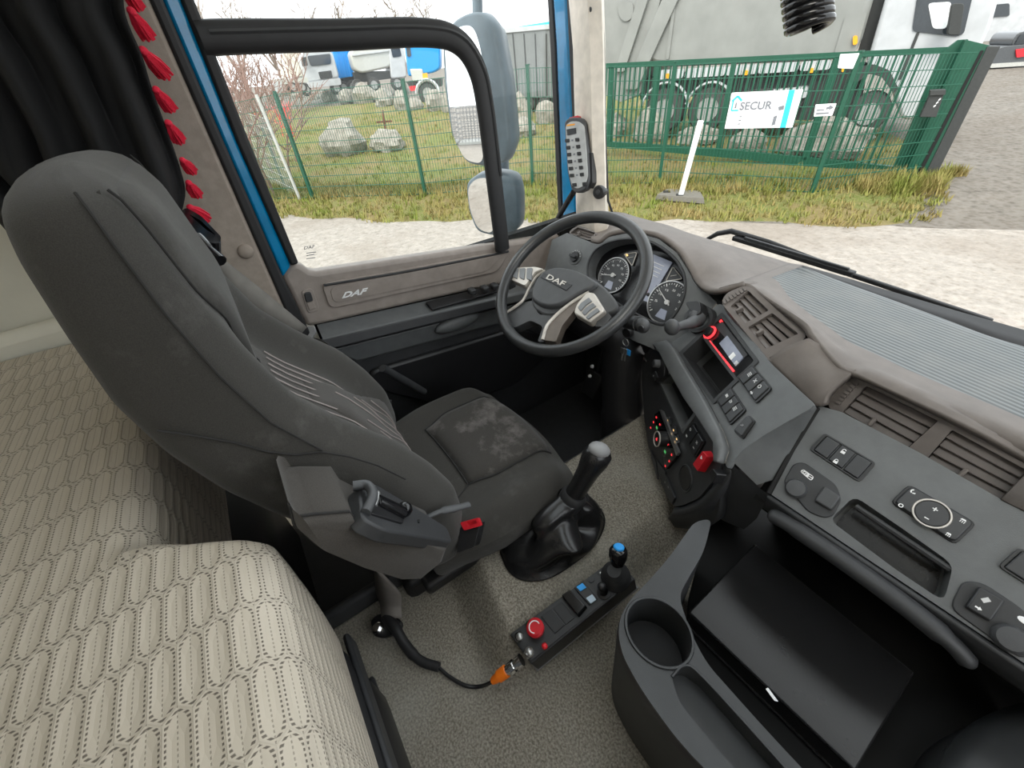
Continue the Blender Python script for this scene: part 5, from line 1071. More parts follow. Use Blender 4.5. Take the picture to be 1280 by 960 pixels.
# ================================================================ centre console with cup holder, folder on it
con = thing('centre_console', 'charcoal moulded centre console with cup holder and long tray around the folder', 'console', (0, .4, -1.0))
CT = Pl((0, .3, -.72), (0, 0, 1))
co = [(868, 652), (890, 648), (880, 690), (862, 720), (848, 745), (858, 775), (868, 800), (884, 830), (960, 915), (1040, 1000), (1130, 1090), (1000, 1090), (930, 1010), (850, 930), (800, 860), (776, 815), (772, 780), (785, 752), (812, 725), (838, 695)]
cupc = CT.lp(823, 789); cupr = .052
tray_c = [(838, 842), (856, 830), (880, 846), (985, 962), (1060, 1050), (1010, 1060), (900, 940), (850, 880)]
g = G(); outer = rpoly([CT.lp(*q) for q in co], .03, 4)
g.panel(CT, outer, [(circ2(cupc, cupr, 36, .047), .09, True), (rpoly([CT.lp(*q) for q in tray_c], .012), .04, True)], .02); top_ = obj('console_top', g, M['console'], con, smooth=40, bevel=.006, bseg=3)
n = len(outer); g = G(); cx_ = sum(q[0] for q in outer)/n; cy_ = sum(q[1] for q in outer)/n
rows = []
for s, h in ((1.0, -.006), (1.01, -.014), (1.012, -.03), (.99, -.08), (.93, -.27)):
    rows.append([CT.w(cx_+(a-cx_)*(1+(s-1)*.9), cy_+(b-cy_)*(1+(s-1)*.9), h) for a, b in outer])
g.grid(rows, True); obj('console_body', g, M['dash_dark'], con, smooth=60)
g = G(); g.tube([CT.w(cupc[0]+cupr*math.cos(2*PI*k/36), cupc[1]+.047*math.sin(2*PI*k/36), .0005) for k in range(36)], .0028, 6, closed=True); obj('cup_rim', g, M['console'], con, smooth=60)
g = G(); g.slab(CT, circ2(cupc, cupr*.97, 30, .045), -.089, -.086); obj('cup_floor', g, M['rubber'], con)
g = G(); g.tube(crom([CT.at(*q, .001) for q in [(840, 846), (856, 832), (880, 848), (985, 964), (1060, 1052)]], 4), .0022, 6); obj('tray_rim', g, M['console'], con, smooth=60)
g = G(); g.grid([[V((-.235, .80, -.905)), V((.85, .80, -.905))], [V((-.225, .62, -.905)), V((.85, .62, -.905))], [V((-.15, .46, -.905)), V((.85, .46, -.905))], [V((.05, .14, -.905)), V((.85, .14, -.905))]]); obj('box_floor', g, M['void'], con, solid=.02)
g = G(); pts = [P(1192, 992, z=-.80), P(1220, 942, z=-.80), P(1262, 914, z=-.80), P(1320, 894, z=-.80)]; pt2 = [q+V((.03, -.14, .0)) for q in pts]
g.patch([[q+V((0, .0, -.16)) for q in pts], [q+V((0, -.008, -.02)) for q in pts], pts, [a.lerp(b, .5)+V((0, 0, .004)) for a, b in zip(pts, pt2)], pt2], 4, 4); obj('console_end', g, M['console'], con, smooth=180, solid=.02)
FO = Pl((0, .5, -.83), (0, 0, 1))
fq = [(943, 680), (1143, 842), (1068, 965), (860, 766)]
fo = thing('document_folder', 'black leatherette document folder lying in the open console box', 'folder', FO.at(990, 820, -.06))
g = G(); g.pxslab(FO, fq, -.004, .004, .006); cv = obj('cover', g, M['leather'], fo, bevel=.003)
g = G(); g.pxslab(FO, grow(fq, .975), -.045, -.004, .004); obj('pages', g, M['black'], fo, bevel=.002)
g = G(); g.pxslab(FO, fq, -.052, -.045, .006); obj('cover', g, M['leather'], fo, bevel=.003)
q0 = [FO.on(*q, .003) for q in grow(fq, .975)]; g = G(); g.tube(q0, .0012, 5, closed=True); obj('edge_stitching', g, M['dash_dark'], cv)
g = G(); g.pxslab(FO, [(956, 862), (959, 860.5), (972, 878), (967, 877)], .0035, .0043, .001); obj('scuff_mark', g, M['white'], cv)
# ================================================================ keypad remote on its arm, pillar knob, coiled hose
RK = Pl(P(720, 190, y=1.0), (.25, -.93, .25), (1, .25, 0))
ro = [(705, 152), (712, 146), (724, 146), (732, 152), (735, 190), (737, 225), (733, 237), (722, 242), (714, 238), (709, 215)]
rem = thing('remote_control', 'grey faced keypad remote control clipped to an arm on the windscreen pillar', 'remote control', P(724, 242, y=1.0))
g = G(); g.pxslab(RK, ro, -.03, 0, .012, 1, 4); obj('body', g, M['hub'], rem, bevel=.005)
g = G(); g.pxslab(RK, grow(ro, .88), -.002, .002, .010, 1, 4); fc = obj('face', g, M['clearplastic'], rem, bevel=.001)
g = G(); g.pxslab(RK, [(709, 162), (720.5, 160), (721, 167), (710, 169.5)], .001, .004, .001); obj('screen', g, M['blackgloss'], fc)
g = G(); g.pxslab(RK, [(709, 156), (719, 154.5), (719, 156.5), (709, 158)], .001, .003, .0005); obj('yellow_mark', g, M['lamp'], fc, label='yellow strip')
for i in range(7):
    for s in (0, 1):
        a = 709.5+1.15*i+12.5*s+(2 if i == 6 else 0); b = 176+8.7*i-1.2*s+(3 if i == 6 else 0); w = 5.2 if s == 0 else 4.8
        g = G(); g.pxslab(RK, [(a-w/2, b-2.1), (a+w/2, b-2.6), (a+w/2+.5, b+1.9), (a-w/2+.5, b+2.4)], .001, .006, .0015, .9); obj('key', g, M['black'], fc, bevel=.0006, bseg=1)
g = G()
for i in range(6): a = 715.8+1.15*i; b = 175.5+8.7*i; g.pxslab(RK, [(a-1, b-1), (a+1.2, b-1.3), (a+1.2, b+1), (a-1, b+1.2)], .002, .0026, .0003)
obj('key_print', g, M['signgrey'], fc, smooth=0)
g = G(); g.pxslab(RK, [(711, 147), (722, 144), (723, 148), (712, 150)], -.02, -.002, .002); obj('red_catch', g, M['red'], rem, bevel=.001, label='red catch on top')
g = G(); g.pxslab(RK, [(733, 190), (738, 190), (739, 228), (735, 236)], -.035, -.008, .003); obj('clip', g, M['black'], rem, bevel=.002)
g = G(); g.tube(crom([P(717, 240, y=1.01), P(706, 258, y=1.02), P(698, 272, y=1.03), P(690, 296, y=1.02), P(680, 326, y=1.0)], 5), .010, 10); obj('support_arm', g, M['rubber'], rem, smooth=60)
kn_ = P(751, 240, y=1.03)
pk = thing('pillar_knob', 'round black knob on the beige windscreen pillar', 'knob', kn_)
g = G(); ax = V((.35, -.9, .2)); g.lathe([(.012, -.03), (.012, 0), (.020, .002), (.021, .016), (.017, .022), (.001, .023)], kn_, ax, 24); obj('cap', g, M['black'], pk, smooth=45)
g = G(); g.lathe([(.008, .022), (.007, .0245), (.001, .025)], kn_, ax, 16); obj('centre_disc', g, M['dash_dark'], pk)
hz_ = P(1009, 18, y=1.0)
hose = thing('coiled_hose', 'black coiled hose hanging at the top of the windscreen', 'hose', P(1009, 46, y=1.0))
g = G(); pts = []
for k in range(200):
    a = 2*PI*k/24; t = k/200; c_ = P(1004+8*t, -40+76*t, y=1.0); pts.append(c_+V((.030*math.cos(a), .030*math.sin(a), .010*math.cos(a))))
g.tube(pts, .0075, 8); obj('coil', g, M['blackgloss'], hose, smooth=180)
# ================================================================ outside the glass: wiper and door mirrors
wp = thing('windscreen_wiper', 'black windscreen wiper lying along the foot of the windscreen', 'wiper', P(1060, 340, y=1.3))
g = G(); g.tube([P(884, 299, y=1.30), P(897, 292, y=1.30), P(914, 289, y=1.30), P(960, 302, y=1.30), P(1030, 328, y=1.30)], [.006, .008, .009, .007, .005], 8); obj('wiper_arm', g, M['rubber'], wp, smooth=60)
g = G(); g.bar(P(917, 297, y=1.29), P(1068, 343, y=1.29), .02, .014); g.bar(P(1000, 322, y=1.29), P(1240, 402, y=1.29), .012, .012); obj('wiper_blade', g, M['rubber'], wp, bevel=.003)
g = G(); g.bar(P(930, 300, y=1.285), P(1060, 340, y=1.285), .008, .022); obj('blade_holder', g, M['dash_dark'], wp, bevel=.002)
MX = -1.52
mir = thing('door_mirror', 'tall blue grey door mirror outside the driver window', 'mirror', P(625, 205, x=MX))
def mirr(px, hpx, nm_, x0, yaw):
    pm = Pl(P(*px[0], x=x0), yaw)
    g = G(); gl = rpoly([pm.lp(*q) for q in px], .03, 5); g.slab(pm, gl, -.001, .004); 
    return pm, gl, g
pm, gl, g = mirr([(557, 60), (561, 44), (575, 33), (592, 31), (602, 60), (608, 120), (604, 205), (582, 200), (567, 170), (560, 110)], None, '', MX, (.44, -.898, .02))
mg = obj('mirror_glass', g, M['mirror'], mir, smooth=0)
g = G(); hs = [(553, 62), (556, 44), (566, 26), (585, 16), (602, 14), (614, 28), (628, 100), (637, 185), (632, 203), (606, 208), (582, 204), (565, 172), (556, 110)]
ol = rpoly([pm.lp(*q) for q in hs], .03, 4); n = len(ol); rows = [[pm.w(a, b, h) for a, b in inset2(ol, s)] for s, h in ((.96, .002), (1.0, -.006), (1.0, -.05), (.9, -.10), (.6, -.13))]
g.loft(rows); obj('mirror_housing', g, M['housing'], mir, smooth=60)
g = G(); g.tube([P(597, 20, x=MX-.03), P(596, -30, x=MX-.03)], .017, 12); obj('support_tube', g, M['housing'], mir, smooth=60)
g = G(); g.tube([P(628, 195, x=MX-.05), P(630, 225, x=MX-.05)], .025, 12); obj('joint_tube', g, M['housing'], mir, smooth=60)
pm2 = Pl(P(600, 250, x=MX), (.42, -.88, -.12)); px2 = [(585, 234), (596, 222), (615, 222), (622, 260), (616, 292), (598, 286), (588, 262)]
g = G(); g.slab(pm2, rpoly([pm2.lp(*q) for q in px2], .03, 5), -.001, .004); obj('mirror_glass', g, M['mirror'], mir, smooth=0)
hs2 = [(582, 230), (594, 219), (618, 216), (640, 220), (647, 245), (648, 285), (640, 293), (616, 295), (596, 290), (586, 264)]
g = G(); ol = rpoly([pm2.lp(*q) for q in hs2], .03, 4); rows = [[pm2.w(a, b, h) for a, b in inset2(ol, s)] for s, h in ((.96, .002), (1.0, -.006), (1.0, -.05), (.85, -.09), (.5, -.11))]
g.loft(rows); obj('mirror_housing', g, M['housing'], mir, smooth=60)
g = G(); g.tube([P(640, 288, x=MX-.06), P(644, 303, x=MX-.06), P(650, 330, x=MX+.1)], .016, 10); obj('support_tube', g, M['housing'], mir, smooth=60)
# ================================================================ the yard outside
FU, FN = V((.774, .633, 0)), V((-.633, .774, 0))
def us(p): return (FU.dot(p), FN.dot(p)-8.6)
def xy(u, s): return FU*u+FN*(s+8.6)
def gz(x, y):
    u, s = us(V((x, y, 0)))
    return -2.3+.10*smooth01((s+1.25)/1.3)+.045*max(0, min(s, 40))
def ground_at(px, py):
    d = ray(px, py); t = 4.0
    while t < 120 and (d*t).z > gz((d*t).x, (d*t).y): t += .05
    return d*t
def col_at(base, px, py):                        # point above a ground point on the ray through px, py
    d = ray(px, py); return d*(math.hypot(base.x, base.y)/math.hypot(d.x, d.y))
def top_at(base, px, py): q = col_at(base, px, py); return V((base.x, base.y, q.z))
g = G(); g.grid([[V((x, y, -2.3)) for x in (-70, -30, 0, 30)] for y in (-60, -20, 20, 60)]); obj('ground', g, M['road'], kind='structure', solid=.1)
def region(name, us_, ss, m, lift, amp=0, **kw):
    g = G(); rows = []
    for i, u in enumerate(us_):
        lo_, hi_ = ss(u); r = []
        for k in range(41):
            s = lo_+(hi_-lo_)*(k/40)**1.6; p = xy(u, s); ed = smooth01(k/6); z = gz(p.x, p.y)*ed-2.304*(1-ed)+lift*ed+amp*ed*noise.noise(V((p.x*.9, p.y*.9, 3))); r.append(V((p.x, p.y, z)))
        rows.append(r)
    g.grid(rows); return obj(name, g, m, smooth=180, **kw)
def edge_s(u): return -1.45+.12*math.sin(u*1.7)+.08*math.sin(u*4.1)+1.9*smooth01((u-3.3)/1.6)**2
lawn = region('lawn', [-34+.5*k for k in range(78)]+[4.7, 4.85, 5.0], lambda u: (edge_s(u), 17), M['turf'], .02, .05, kind='structure')
yard_ = region('yard', [.3+.4*k for k in range(110)], lambda u: (-1.72-.155*(u-.3)+.06*math.sin(u*3), 60), M['yard'], .006, .0, kind='structure')
region('yard', [-60+2*k for k in range(34)], lambda u: (16.5, 60), M['yard'], .03, .05, kind='structure')
g = G()
def tuft(u, s, h, n):
    p = xy(u, s); z = gz(p.x, p.y)+.01
    for _ in range(n):
        a = random.random()*2*PI; o = V((p.x+random.uniform(-.06, .06), p.y+random.uniform(-.06, .06), z)); hh = h*random.uniform(.5, 1.2); w = .012
        l = V((math.cos(a), math.sin(a), 0)); k = V((-l.y, l.x, 0))*w; g.add([o-k, o+k, o+l*hh*random.uniform(.2, .8)+V((0, 0, hh))], [(0, 1, 2)])
for _ in range(3600):
    u = random.uniform(-9.5, 5.0); s = random.uniform(edge_s(u)+.05, .8); tuft(u, s, .10 if s < -.25 else .16, 4)
for _ in range(2600): tuft(random.uniform(-16, 5), .5+12*random.random()**1.5, .13, 4)
for _ in range(160): tuft(random.uniform(3.3, 4.4), random.uniform(-.3, .35), .26, 5)
tag(obj('grass', g, M['grass'], smooth=0), 'short yellow green grass along the wire fence', 'grass', kind='stuff')
# --- wire mesh fence
PB_ = [ground_at(*q) for q in ((391.5, 248.7), (532.3, 245), (666, 233), (823.5, 231), (1013.5, 243))]
PT_ = [top_at(b, *q) for b, q in zip(PB_, ((342, 112), (502, 94), (660.4, 81.5), (842, 78), (1075.5, 65)))]
for i in range(5): PT_[i].z = max(PB_[i].z+1.7, min(PB_[i].z+2.05, PT_[i].z))
fence = thing('wire_fence', 'green wire mesh fence on slim posts along the grass verge', 'fence', PB_[2])
for b, t in zip(PB_, PT_):
    g = G(); g.bar(b-V((0, 0, .1)), t, .06, .05, FN); g.box(t+V((0, 0, .008)), (.064, .064, .02)); obj('post', g, M['green'], fence)
GE_B = ground_at(1143, 226); GE_T = top_at(GE_B, 1213, 62)
ends = list(zip(PB_, PT_))+[(GE_B, GE_T)]
lb_ = ground_at(250, 250); lt_ = V((lb_.x, lb_.y, lb_.z+1.85))
q0 = PB_[0]+(PB_[0]-PB_[1])*1.0; ends = [(V((q0.x, q0.y, gz(q0.x, q0.y))), V((q0.x, q0.y, gz(q0.x, q0.y)+1.85)))]+ends
for (b0, t0), (b1, t1) in zip(ends, ends[1:]):
    L = (b1-b0).length; n = int(L/.055); g = G(); d = (b1-b0).normalized(); nn = d.cross(V((0, 0, 1))).normalized()
    for k in range(1, n):
        f = k/n; a, c_ = b0.lerp(b1, f)+V((0, 0, .03)), t0.lerp(t1, f)-V((0, 0, .03)); w = d*.0035
        g.add([a-w+nn*.003, a+w+nn*.003, c_+w+nn*.003, c_-w+nn*.003, a-w-nn*.003, a+w-nn*.003, c_+w-nn*.003, c_-w-nn*.003], [(0, 1, 2, 3), (7, 6, 5, 4), (1, 5, 6, 2), (4, 0, 3, 7)])
    for k in range(10):
        f = .02+.96*k/9; a, c_ = b0.lerp(t0, f), b1.lerp(t1, f)
        for o in (-.008, .008): g.bar(a+nn*o, c_+nn*o, .009, .009)
    obj('wire_panel', g, M['greenwire'], fence, smooth=0, kind='stuff')
pp_ = thing('support_pole', 'pale galvanised slanting pole beside the leftmost fence post', 'pole', ground_at(375.5, 250))
b = ground_at(375.5, 250); g = G(); g.tube([b-V((0, 0, .1)), col_at(b, 320, 118)], .035, 8); obj('pole', g, M['galv'], pp_, smooth=60)
f2 = thing('side_fence', 'pale wire fence panel with thin post running off at far left', 'fence', ground_at(350, 240))
b0 = ground_at(374, 249); b1 = ground_at(312, 216); t0, t1 = b0+V((0, 0, 1.6)), b1+V((0, 0, 1.7)); g = G()
for k in range(1, 70): a = b0.lerp(b1, k/70); g.bar(a, a+V((0, 0, 1.6)), .006, .006)
for k in range(9): g.bar(b0.lerp(t0, k/8), b1.lerp(t1, k/8), .012, .012)
obj('wire_panel', g, M['galv'], f2, smooth=0, kind='stuff')
b = ground_at(357, 235); g = G(); g.tube([b, top_at(b, 326, 160)], .03, 8); obj('post', g, M['green'], f2)
# --- sliding gate behind the fence
GLb = P(752, 186, z=-1.88); GRb = V((GE_B.x*1.045, GE_B.y*1.045, -2.2))
GP = Pl.pts(GLb, GRb, GLb+V((0, 0, 1))); GP = Pl(GLb, GP.n, GRb-GLb)
gate = thing('sliding_gate', 'green barred sliding gate standing behind the wire fence', 'gate', P(950, 200, z=-2.1))
def gbar(p, q, w, d, nm, m='green', par=gate, off=0):
    g = G(); a, b = GP.on(*p, off), GP.on(*q, off); g.bar(a, b, d, w, GP.n.cross((b-a).normalized()) if abs((b-a).normalized().z) < .7 else GP.n.cross(V((0, 0, 1)))); return obj(nm, g, M[m], par, bevel=.008, bseg=1)
def gq(px, dep, nm, m, par=gate, off=0.0, **kw):
    g = G(); g.pxslab(GP, px, off-dep, off, .01); return obj(nm, g, M[m], par, **kw)
gq([(700, 82), (1190, 58.5), (1196, 66), (700, 88.5)], .06, 'top_rail', 'green')
gq([(700, 174), (752, 176.5), (918, 188), (1122, 209), (1119, 222), (915, 198), (752, 183), (700, 180)], .12, 'bottom_rail', 'green')
for p, q in (((764, 84), (760, 178)), ((821.5, 82), (811, 181)), ((917.5, 77), (897, 188)), ((1047.5, 70), (1005, 200))):
    gq([(p[0]-3.2, p[1]), (p[0]+3.2, p[1]), (q[0]+3, q[1]), (q[0]-3, q[1])], .05, 'upright', 'green')
la_, ra_ = GP.lp(700, 86), GP.lp(1170, 64); g = G(); nb = int((ra_[0]-la_[0])/.105)
for k in range(1, nb):
    f = k/nb; a = la_[0]+(ra_[0]-la_[0])*f; zt = la_[1]+(ra_[1]-la_[1])*f
    e0, e1 = GP.lp(700, 177), GP.lp(1122, 214); zb = e0[1]+(e1[1]-e0[1])*((a-e0[0])/(e1[0]-e0[0])); g.box(GP.w(a, (zt+zb)/2, -.03), (.032, .022, abs(zt-zb)), (GP.a, GP.n, V((0, 0, 1))))
obj('infill_bars', g, M['green'], gate, smooth=0, kind='stuff')
gq([(1176, 66), (1197, 50), (1210, 49), (1132, 226), (1112, 219)], .10, 'end_frame', 'green', off=.05)
gp_ = thing('gate_post', 'tall green gate post with dark grey edge standing at the right end of the gate', 'post', GP.at(1150, 230))
def gq2(px, dep, nm, m, off=0.0): return gq(px, dep, nm, m, gp_, off, bevel=.006, bseg=1)
gq2([(1204, 49), (1233, 56), (1149, 231), (1122, 231)], .2, 'column', 'green', .26)
gq2([(1222, 62), (1226, 62), (1147, 218), (1143, 216)], .02, 'guide_slot', 'void', .27)
gq2([(1230, 57), (1246, 57), (1160, 231), (1146, 231)], .24, 'edge_plate', 'chassis', .28)
gq2([(1140, 216), (1147, 214), (1145, 221), (1138, 222)], .05, 'latch_block', 'galv', .30)
lbx = thing('letter_box', 'dark grey letter box hanging on the wire fence near the gate end', 'letter box', P(1150, 145, y=GE_B.y-.3))
LP = Pl(col_at(GE_B*.97, 1160, 130), GP.n)
g = G(); g.pxslab(LP, [(1163, 114), (1180, 113), (1169, 145), (1149, 145)], -.02, .13, .01); obj('body', g, M['chassis'], lbx, bevel=.01)
g = G(); g.pxslab(LP, [(1162, 112), (1181, 111), (1180, 117), (1161, 118)], -.02, .16, .008); obj('lid', g, M['chassis'], lbx, bevel=.008)
g = G()
for k in range(3): g.pxslab(LP, [(1166+3*k, 131-4*k), (1169+3*k, 129-4*k), (1168.5+3*k, 131-4*k), (1165.5+3*k, 133-4*k)], .13, .133, .002)
obj('label', g, M['white'], lbx)
# signs hanging on the fence
SPn = Pl.pts(PB_[3], PB_[4], PT_[4]); SPn = SPn.moved(.03)
def board(px, nm, lab, cat='sign'):
    t = thing(nm, lab, cat, SPn.at(sum(q[0] for q in px)/4, max(q[1] for q in px))); g = G(); g.pxslab(SPn, px, 0, .012, .01); obj('board', g, M['sign'], t); return t
ss_ = [(915, 115.8), (1004.3, 111.6), (990.5, 159.2), (905.8, 160.8)]
s1 = board(ss_, 'company_sign', 'large white sign with black capital lettering and house emblem on the wire fence')
def onS(u, v): # u right, v down in the sign
    a = V(ss_[0]).lerp(V(ss_[1]), u); b = V(ss_[3]).lerp(V(ss_[2]), u); q = a.lerp(b, v); return (q.x, q.y)
g = G(); pxletters(g, 'SECUR', SPn, onS(.155, .50), onS(.62, .50), onS(.155, .27), .0135, bold=.03); obj('lettering', g, M['signgrey'], s1, smooth=0)
g = G()
for p, q in (((.03, .24), (.095, .10)), ((.095, .10), (.165, .24))):
    g.bar(SPn.on(*onS(*p), .014), SPn.on(*onS(*q), .014), .03, .003, SPn.n)
for p, q in (((.045, .23), (.045, .50)), ((.045, .50), (.145, .50))): g.bar(SPn.on(*onS(*p), .014), SPn.on(*onS(*q), .014), .022, .003, SPn.n)
g.pxslab(SPn, [onS(.80, .0), onS(.885, .0), onS(.90, 1), onS(.815, 1)], .012, .0135, .002); obj('teal_print', g, M['signteal'], s1, smooth=0)
g = G(); g.pxslab(SPn, [onS(.085, .28), onS(.105, .28), onS(.108, .44), onS(.082, .44)], .012, .014, .002)
for v_ in (.66, .76, .86):
    g.pxslab(SPn, [onS(.18, v_), onS(.22, v_), onS(.22, v_+.03), onS(.18, v_+.03)], .012, .0138, .001)
g.pxslab(SPn, [onS(.68, .70), onS(.73, .66), onS(.73, .92), onS(.68, .94)], .012, .0138, .002); g.pxslab(SPn, [onS(.71, .44), onS(.79, .40), onS(.80, .52), onS(.73, .54)], .012, .0138, .004); obj('dark_print', g, M['signgrey'], s1, smooth=0)
g = G()
for u0, u1, v_ in ((.25, .70, .08), (.28, .62, .15), (.28, .70, .56), (.25, .60, .67), (.25, .58, .77), (.25, .62, .87)): g.pxslab(SPn, [onS(u0, v_), onS(u1, v_), onS(u1, v_+.025), onS(u0, v_+.025)], .012, .0134, .001)
for k in range(9): g.pxslab(SPn, [onS(.93, .1+.09*k), onS(.955, .1+.09*k), onS(.957, .15+.09*k), onS(.932, .15+.09*k)], .012, .0134, .001)
obj('grey_print', g, M['print'], s1, smooth=0)
a_ = [(1019.5, 130.6), (1045.8, 129), (1040.3, 144.3), (1017.2, 145.6)]
s2 = board(a_, 'direction_sign', 'small white sign with dark arrow right of the large sign')
g = G(); g.pxslab(SPn, [(1033, 134), (1037, 132.8), (1038, 131), (1042, 134.2), (1036, 138), (1036.5, 136), (1032.5, 137)], .012, .0138, .001)
g.pxslab(SPn, [(1021, 137), (1030, 136.3), (1030, 138), (1021, 138.7)], .012, .0138, .001); g.pxslab(SPn, [(1020, 141), (1036, 140), (1036, 142), (1020, 143)], .012, .0138, .001); obj('arrow_print', g, M['signgrey'], s2, smooth=0)
board([(1050.3, 67.6), (1074.5, 66.4), (1066, 86), (1047, 85)], 'blank_plate', 'blank white plate at the top of the fence post above the arrow sign')
# white stake in a rubber foot
sf = ground_at(850, 247); st_ = thing('marker_stake', 'leaning white stake in a flat grey foot on the verge', 'stake', sf)
SF = Pl(sf, (0, 0, 1), FU)
g = G(); g.pxslab(SF, [(818, 250), (832, 242), (875, 245), (881, 255)], .0, .09, .03, .93); obj('foot', g, mat('dusty_rubber_foot', (.13, .12, .10), .8), st_, bevel=.015)
g = G(); b = SF.at(851, 244, .08); t = V((b.x+.25, b.y-.1, 0)); t = col_at(t, 876, 151); g.bar(b, t, .085, .05, FN); obj('stake', g, M['sign'], st_, bevel=.01)
g = G()
for px in ((832, 246), (848, 250)): g.pxslab(SF, [(px[0]-4, px[1]-1), (px[0]+5, px[1]-1), (px[0]+5, px[1]+1.5), (px[0]-4, px[1]+1.5)], .085, .094, .005)
obj('foot_slots', g, M['void'], st_)
ORD = ('first', 'second', 'third', 'fourth', 'fifth', 'sixth', 'seventh', 'eighth', 'ninth', 'tenth', 'eleventh', 'last')
# --- rocks
def rock(px, w, h, lab, seed, group=None):
    b = ground_at(px[0], px[1]+h*.42); dist = b.length; k = dist/560.0; rx, rz = w*k*.5, h*k*.62
    r = random.Random(seed); g = G(); off = V((r.random()*50, r.random()*50, r.random()*50)); nu, nv = 18, 10; pr = []
    for j in range(nv+1):
        t = PI*j/nv
        for i in range(nu):
            a = 2*PI*i/nu; d = V((math.sin(t)*math.cos(a), math.sin(t)*math.sin(a), -math.cos(t))); s = 1+.34*noise.noise(d*1.7+off)+.16*noise.noise(d*4.2+off)
            d = d*s; pr.append(b+V((d.x*rx, d.y*rx*.8, d.z*rz*.9+rz*.45)))
    g.add(pr, [(j*nu+i, j*nu+(i+1) % nu, (j+1)*nu+(i+1) % nu, (j+1)*nu+i) for j in range(nv) for i in range(nu)])
    return tag(obj('boulder', g, M['rock'], smooth=28), lab, 'boulder', group)
rock((432, 176), 54, 38, 'big pale boulder on the grass left of the rusty cross', 1)
rock((487, 178), 42, 24, 'low grey boulder on the grass just below the rusty cross', 2)
for i, (px, w, h) in enumerate([((352, 117), 14, 10), ((372, 119), 14, 9), ((392, 121), 16, 9), ((413, 122), 18, 12), ((436, 122), 22, 15), ((458, 120), 30, 20), ((482, 124), 26, 20), ((505, 128), 22, 20), ((520, 132), 20, 14), ((545, 128), 24, 24), ((562, 130), 18, 24), ((572, 146), 20, 14)]):
    rock(px, w, h, ORD[i]+' boulder from the left in the row on the bank below the parked trucks', 10+i, 'boulders along the bank below the trucks')
for i, (px, w, h, lab) in enumerate([((650, 138), 28, 30, 'pointed pale boulder right of the door mirror'), ((655, 160), 34, 22, 'broad pale boulder below the pointed boulder'), ((682, 143), 26, 26, 'pale boulder beside the blue door frame'), ((768, 160), 28, 26, 'mossy grey boulder behind the left end of the gate'), ((812, 160), 40, 36, 'tall mossy boulder behind the gate hiding the rear truck wheel'), ((872, 170), 46, 20, 'flat pale boulder behind the gate below the truck wheel'), ((932, 181), 38, 28, 'grey boulder behind the gate under the large sign'), ((1022, 180), 78, 38, 'widest brown boulder behind the gate below the arrow sign')]): rock(px, w, h, lab, 40+i)
b = ground_at(482, 165); cr = thing('cross', 'small rusty iron cross standing between two boulders on the grass', 'cross', b)
g = G(); t = col_at(b, 478.4, 138); g.bar(b, t, .06, .05, FN); obj('upright', g, M['rust'], cr); g = G(); g.bar(col_at(b, 470.5, 152.8), col_at(b, 490, 151.4), .05, .06); obj('crossbar', g, M['rust'], cr)
# --- vehicles: outlines met on an upright plane through their near side, with the body behind it
class Veh:
    def __init__(s, base_px, dist, name, lab, cat, yaw=0.0, group=None):
        d = ray(*base_px); h = math.hypot(d.x, d.y); p = d*(dist/h); s.p0 = V((p.x, p.y, gz(p.x, p.y))); n = V((-p.x, -p.y, 0)).normalized()
        c_, s_ = math.cos(yaw), math.sin(yaw); n = V((n.x*c_-n.y*s_, n.x*s_+n.y*c_, 0)); s.pl = Pl(s.p0, n, V((0, 0, 1)).cross(n)); s.t = thing(name, lab, cat, s.p0, group)
    def part(s, px, dep, nm, m, off=0.0, r=.05, par=None, bevel=0, **kw):
        pl = s.pl.moved(off); g = G(); g.pxslab(pl, px, -dep, 0, r); return obj(nm, g, M[m], par or s.t, bevel=bevel, **kw)
    def wheel(s, px, rpx, off=0.0, wid=.3):
        pl = s.pl.moved(off); c = pl.at(*px); q = pl.at(px[0]+rpx, px[1]); r = (q-c).length; b_ = [(r*.55, .02), (r*.62, .0), (r*.9, .0), (r, -.06), (r, -wid), (r*.9, -wid-.02)]
        g = G(); g.lathe(b_, c, pl.n, 26, False); w = obj('tyre', g, M['tyre'], s.t, smooth=40)
        g = G(); g.lathe([(r*.6, -.0), (r*.55, -.02), (r*.5, -.10), (r*.25, -.11), (r*.22, -.02), (.01, -.0)], c, pl.n, 22); obj('wheel_rim', g, M['rim'], w, smooth=40)
        g = G()
        for k in range(8): a = 2*PI*k/8; g.lathe([(r*.035, -.02), (r*.035, .0)], c-pl.n*.09+pl.a*(r*.36*math.cos(a))+pl.b*(r*.36*math.sin(a)), pl.n, 6)
        obj('wheel_nuts', g, M['steel'], w); return w
gt = Veh((900, 165), 13.2, 'refuse_truck', 'large pale grey refuse truck parked behind the green gate', 'truck')
gt.pl = Pl(GP.p0-GP.n*1.9, GP.n, GP.a)
gt.part([(742, -50), (838, -50), (806, 78), (800, 118), (776, 128), (756, 118), (750, 60)], 2.3, 'tail_hopper', 'truckgrey', bevel=.06)
gt.part([(838, -50), (1106, -50), (1071, 72), (1010, 77), (832, 84), (806, 80)], 2.4, 'body', 'truckgrey', .03, .3, bevel=.12)
gt.part([(848, -50), (870, -50), (796, 112), (780, 112)], .12, 'lift_arm', 'truckgrey', .12, bevel=.02); gt.part([(812, -50), (826, -50), (780, 90), (768, 90)], .1, 'lift_arm', 'truckgrey', .1, bevel=.02)
gt.part([(842, -5), (846, -5), (836, 74), (832, 74)], .05, 'body_rib', 'truckgrey', .07)
bdp = gt.part([(1043, 66), (1056, 22), (1062, 17), (1084, 15), (1071, 62), (1066, 66)], .03, 'locker_door', 'truckgrey', .06, .04)
gt.part([(1066, 45), (1072, 44), (1072, 55), (1066, 57)], .05, 'side_lamp', 'lamp', .12); 
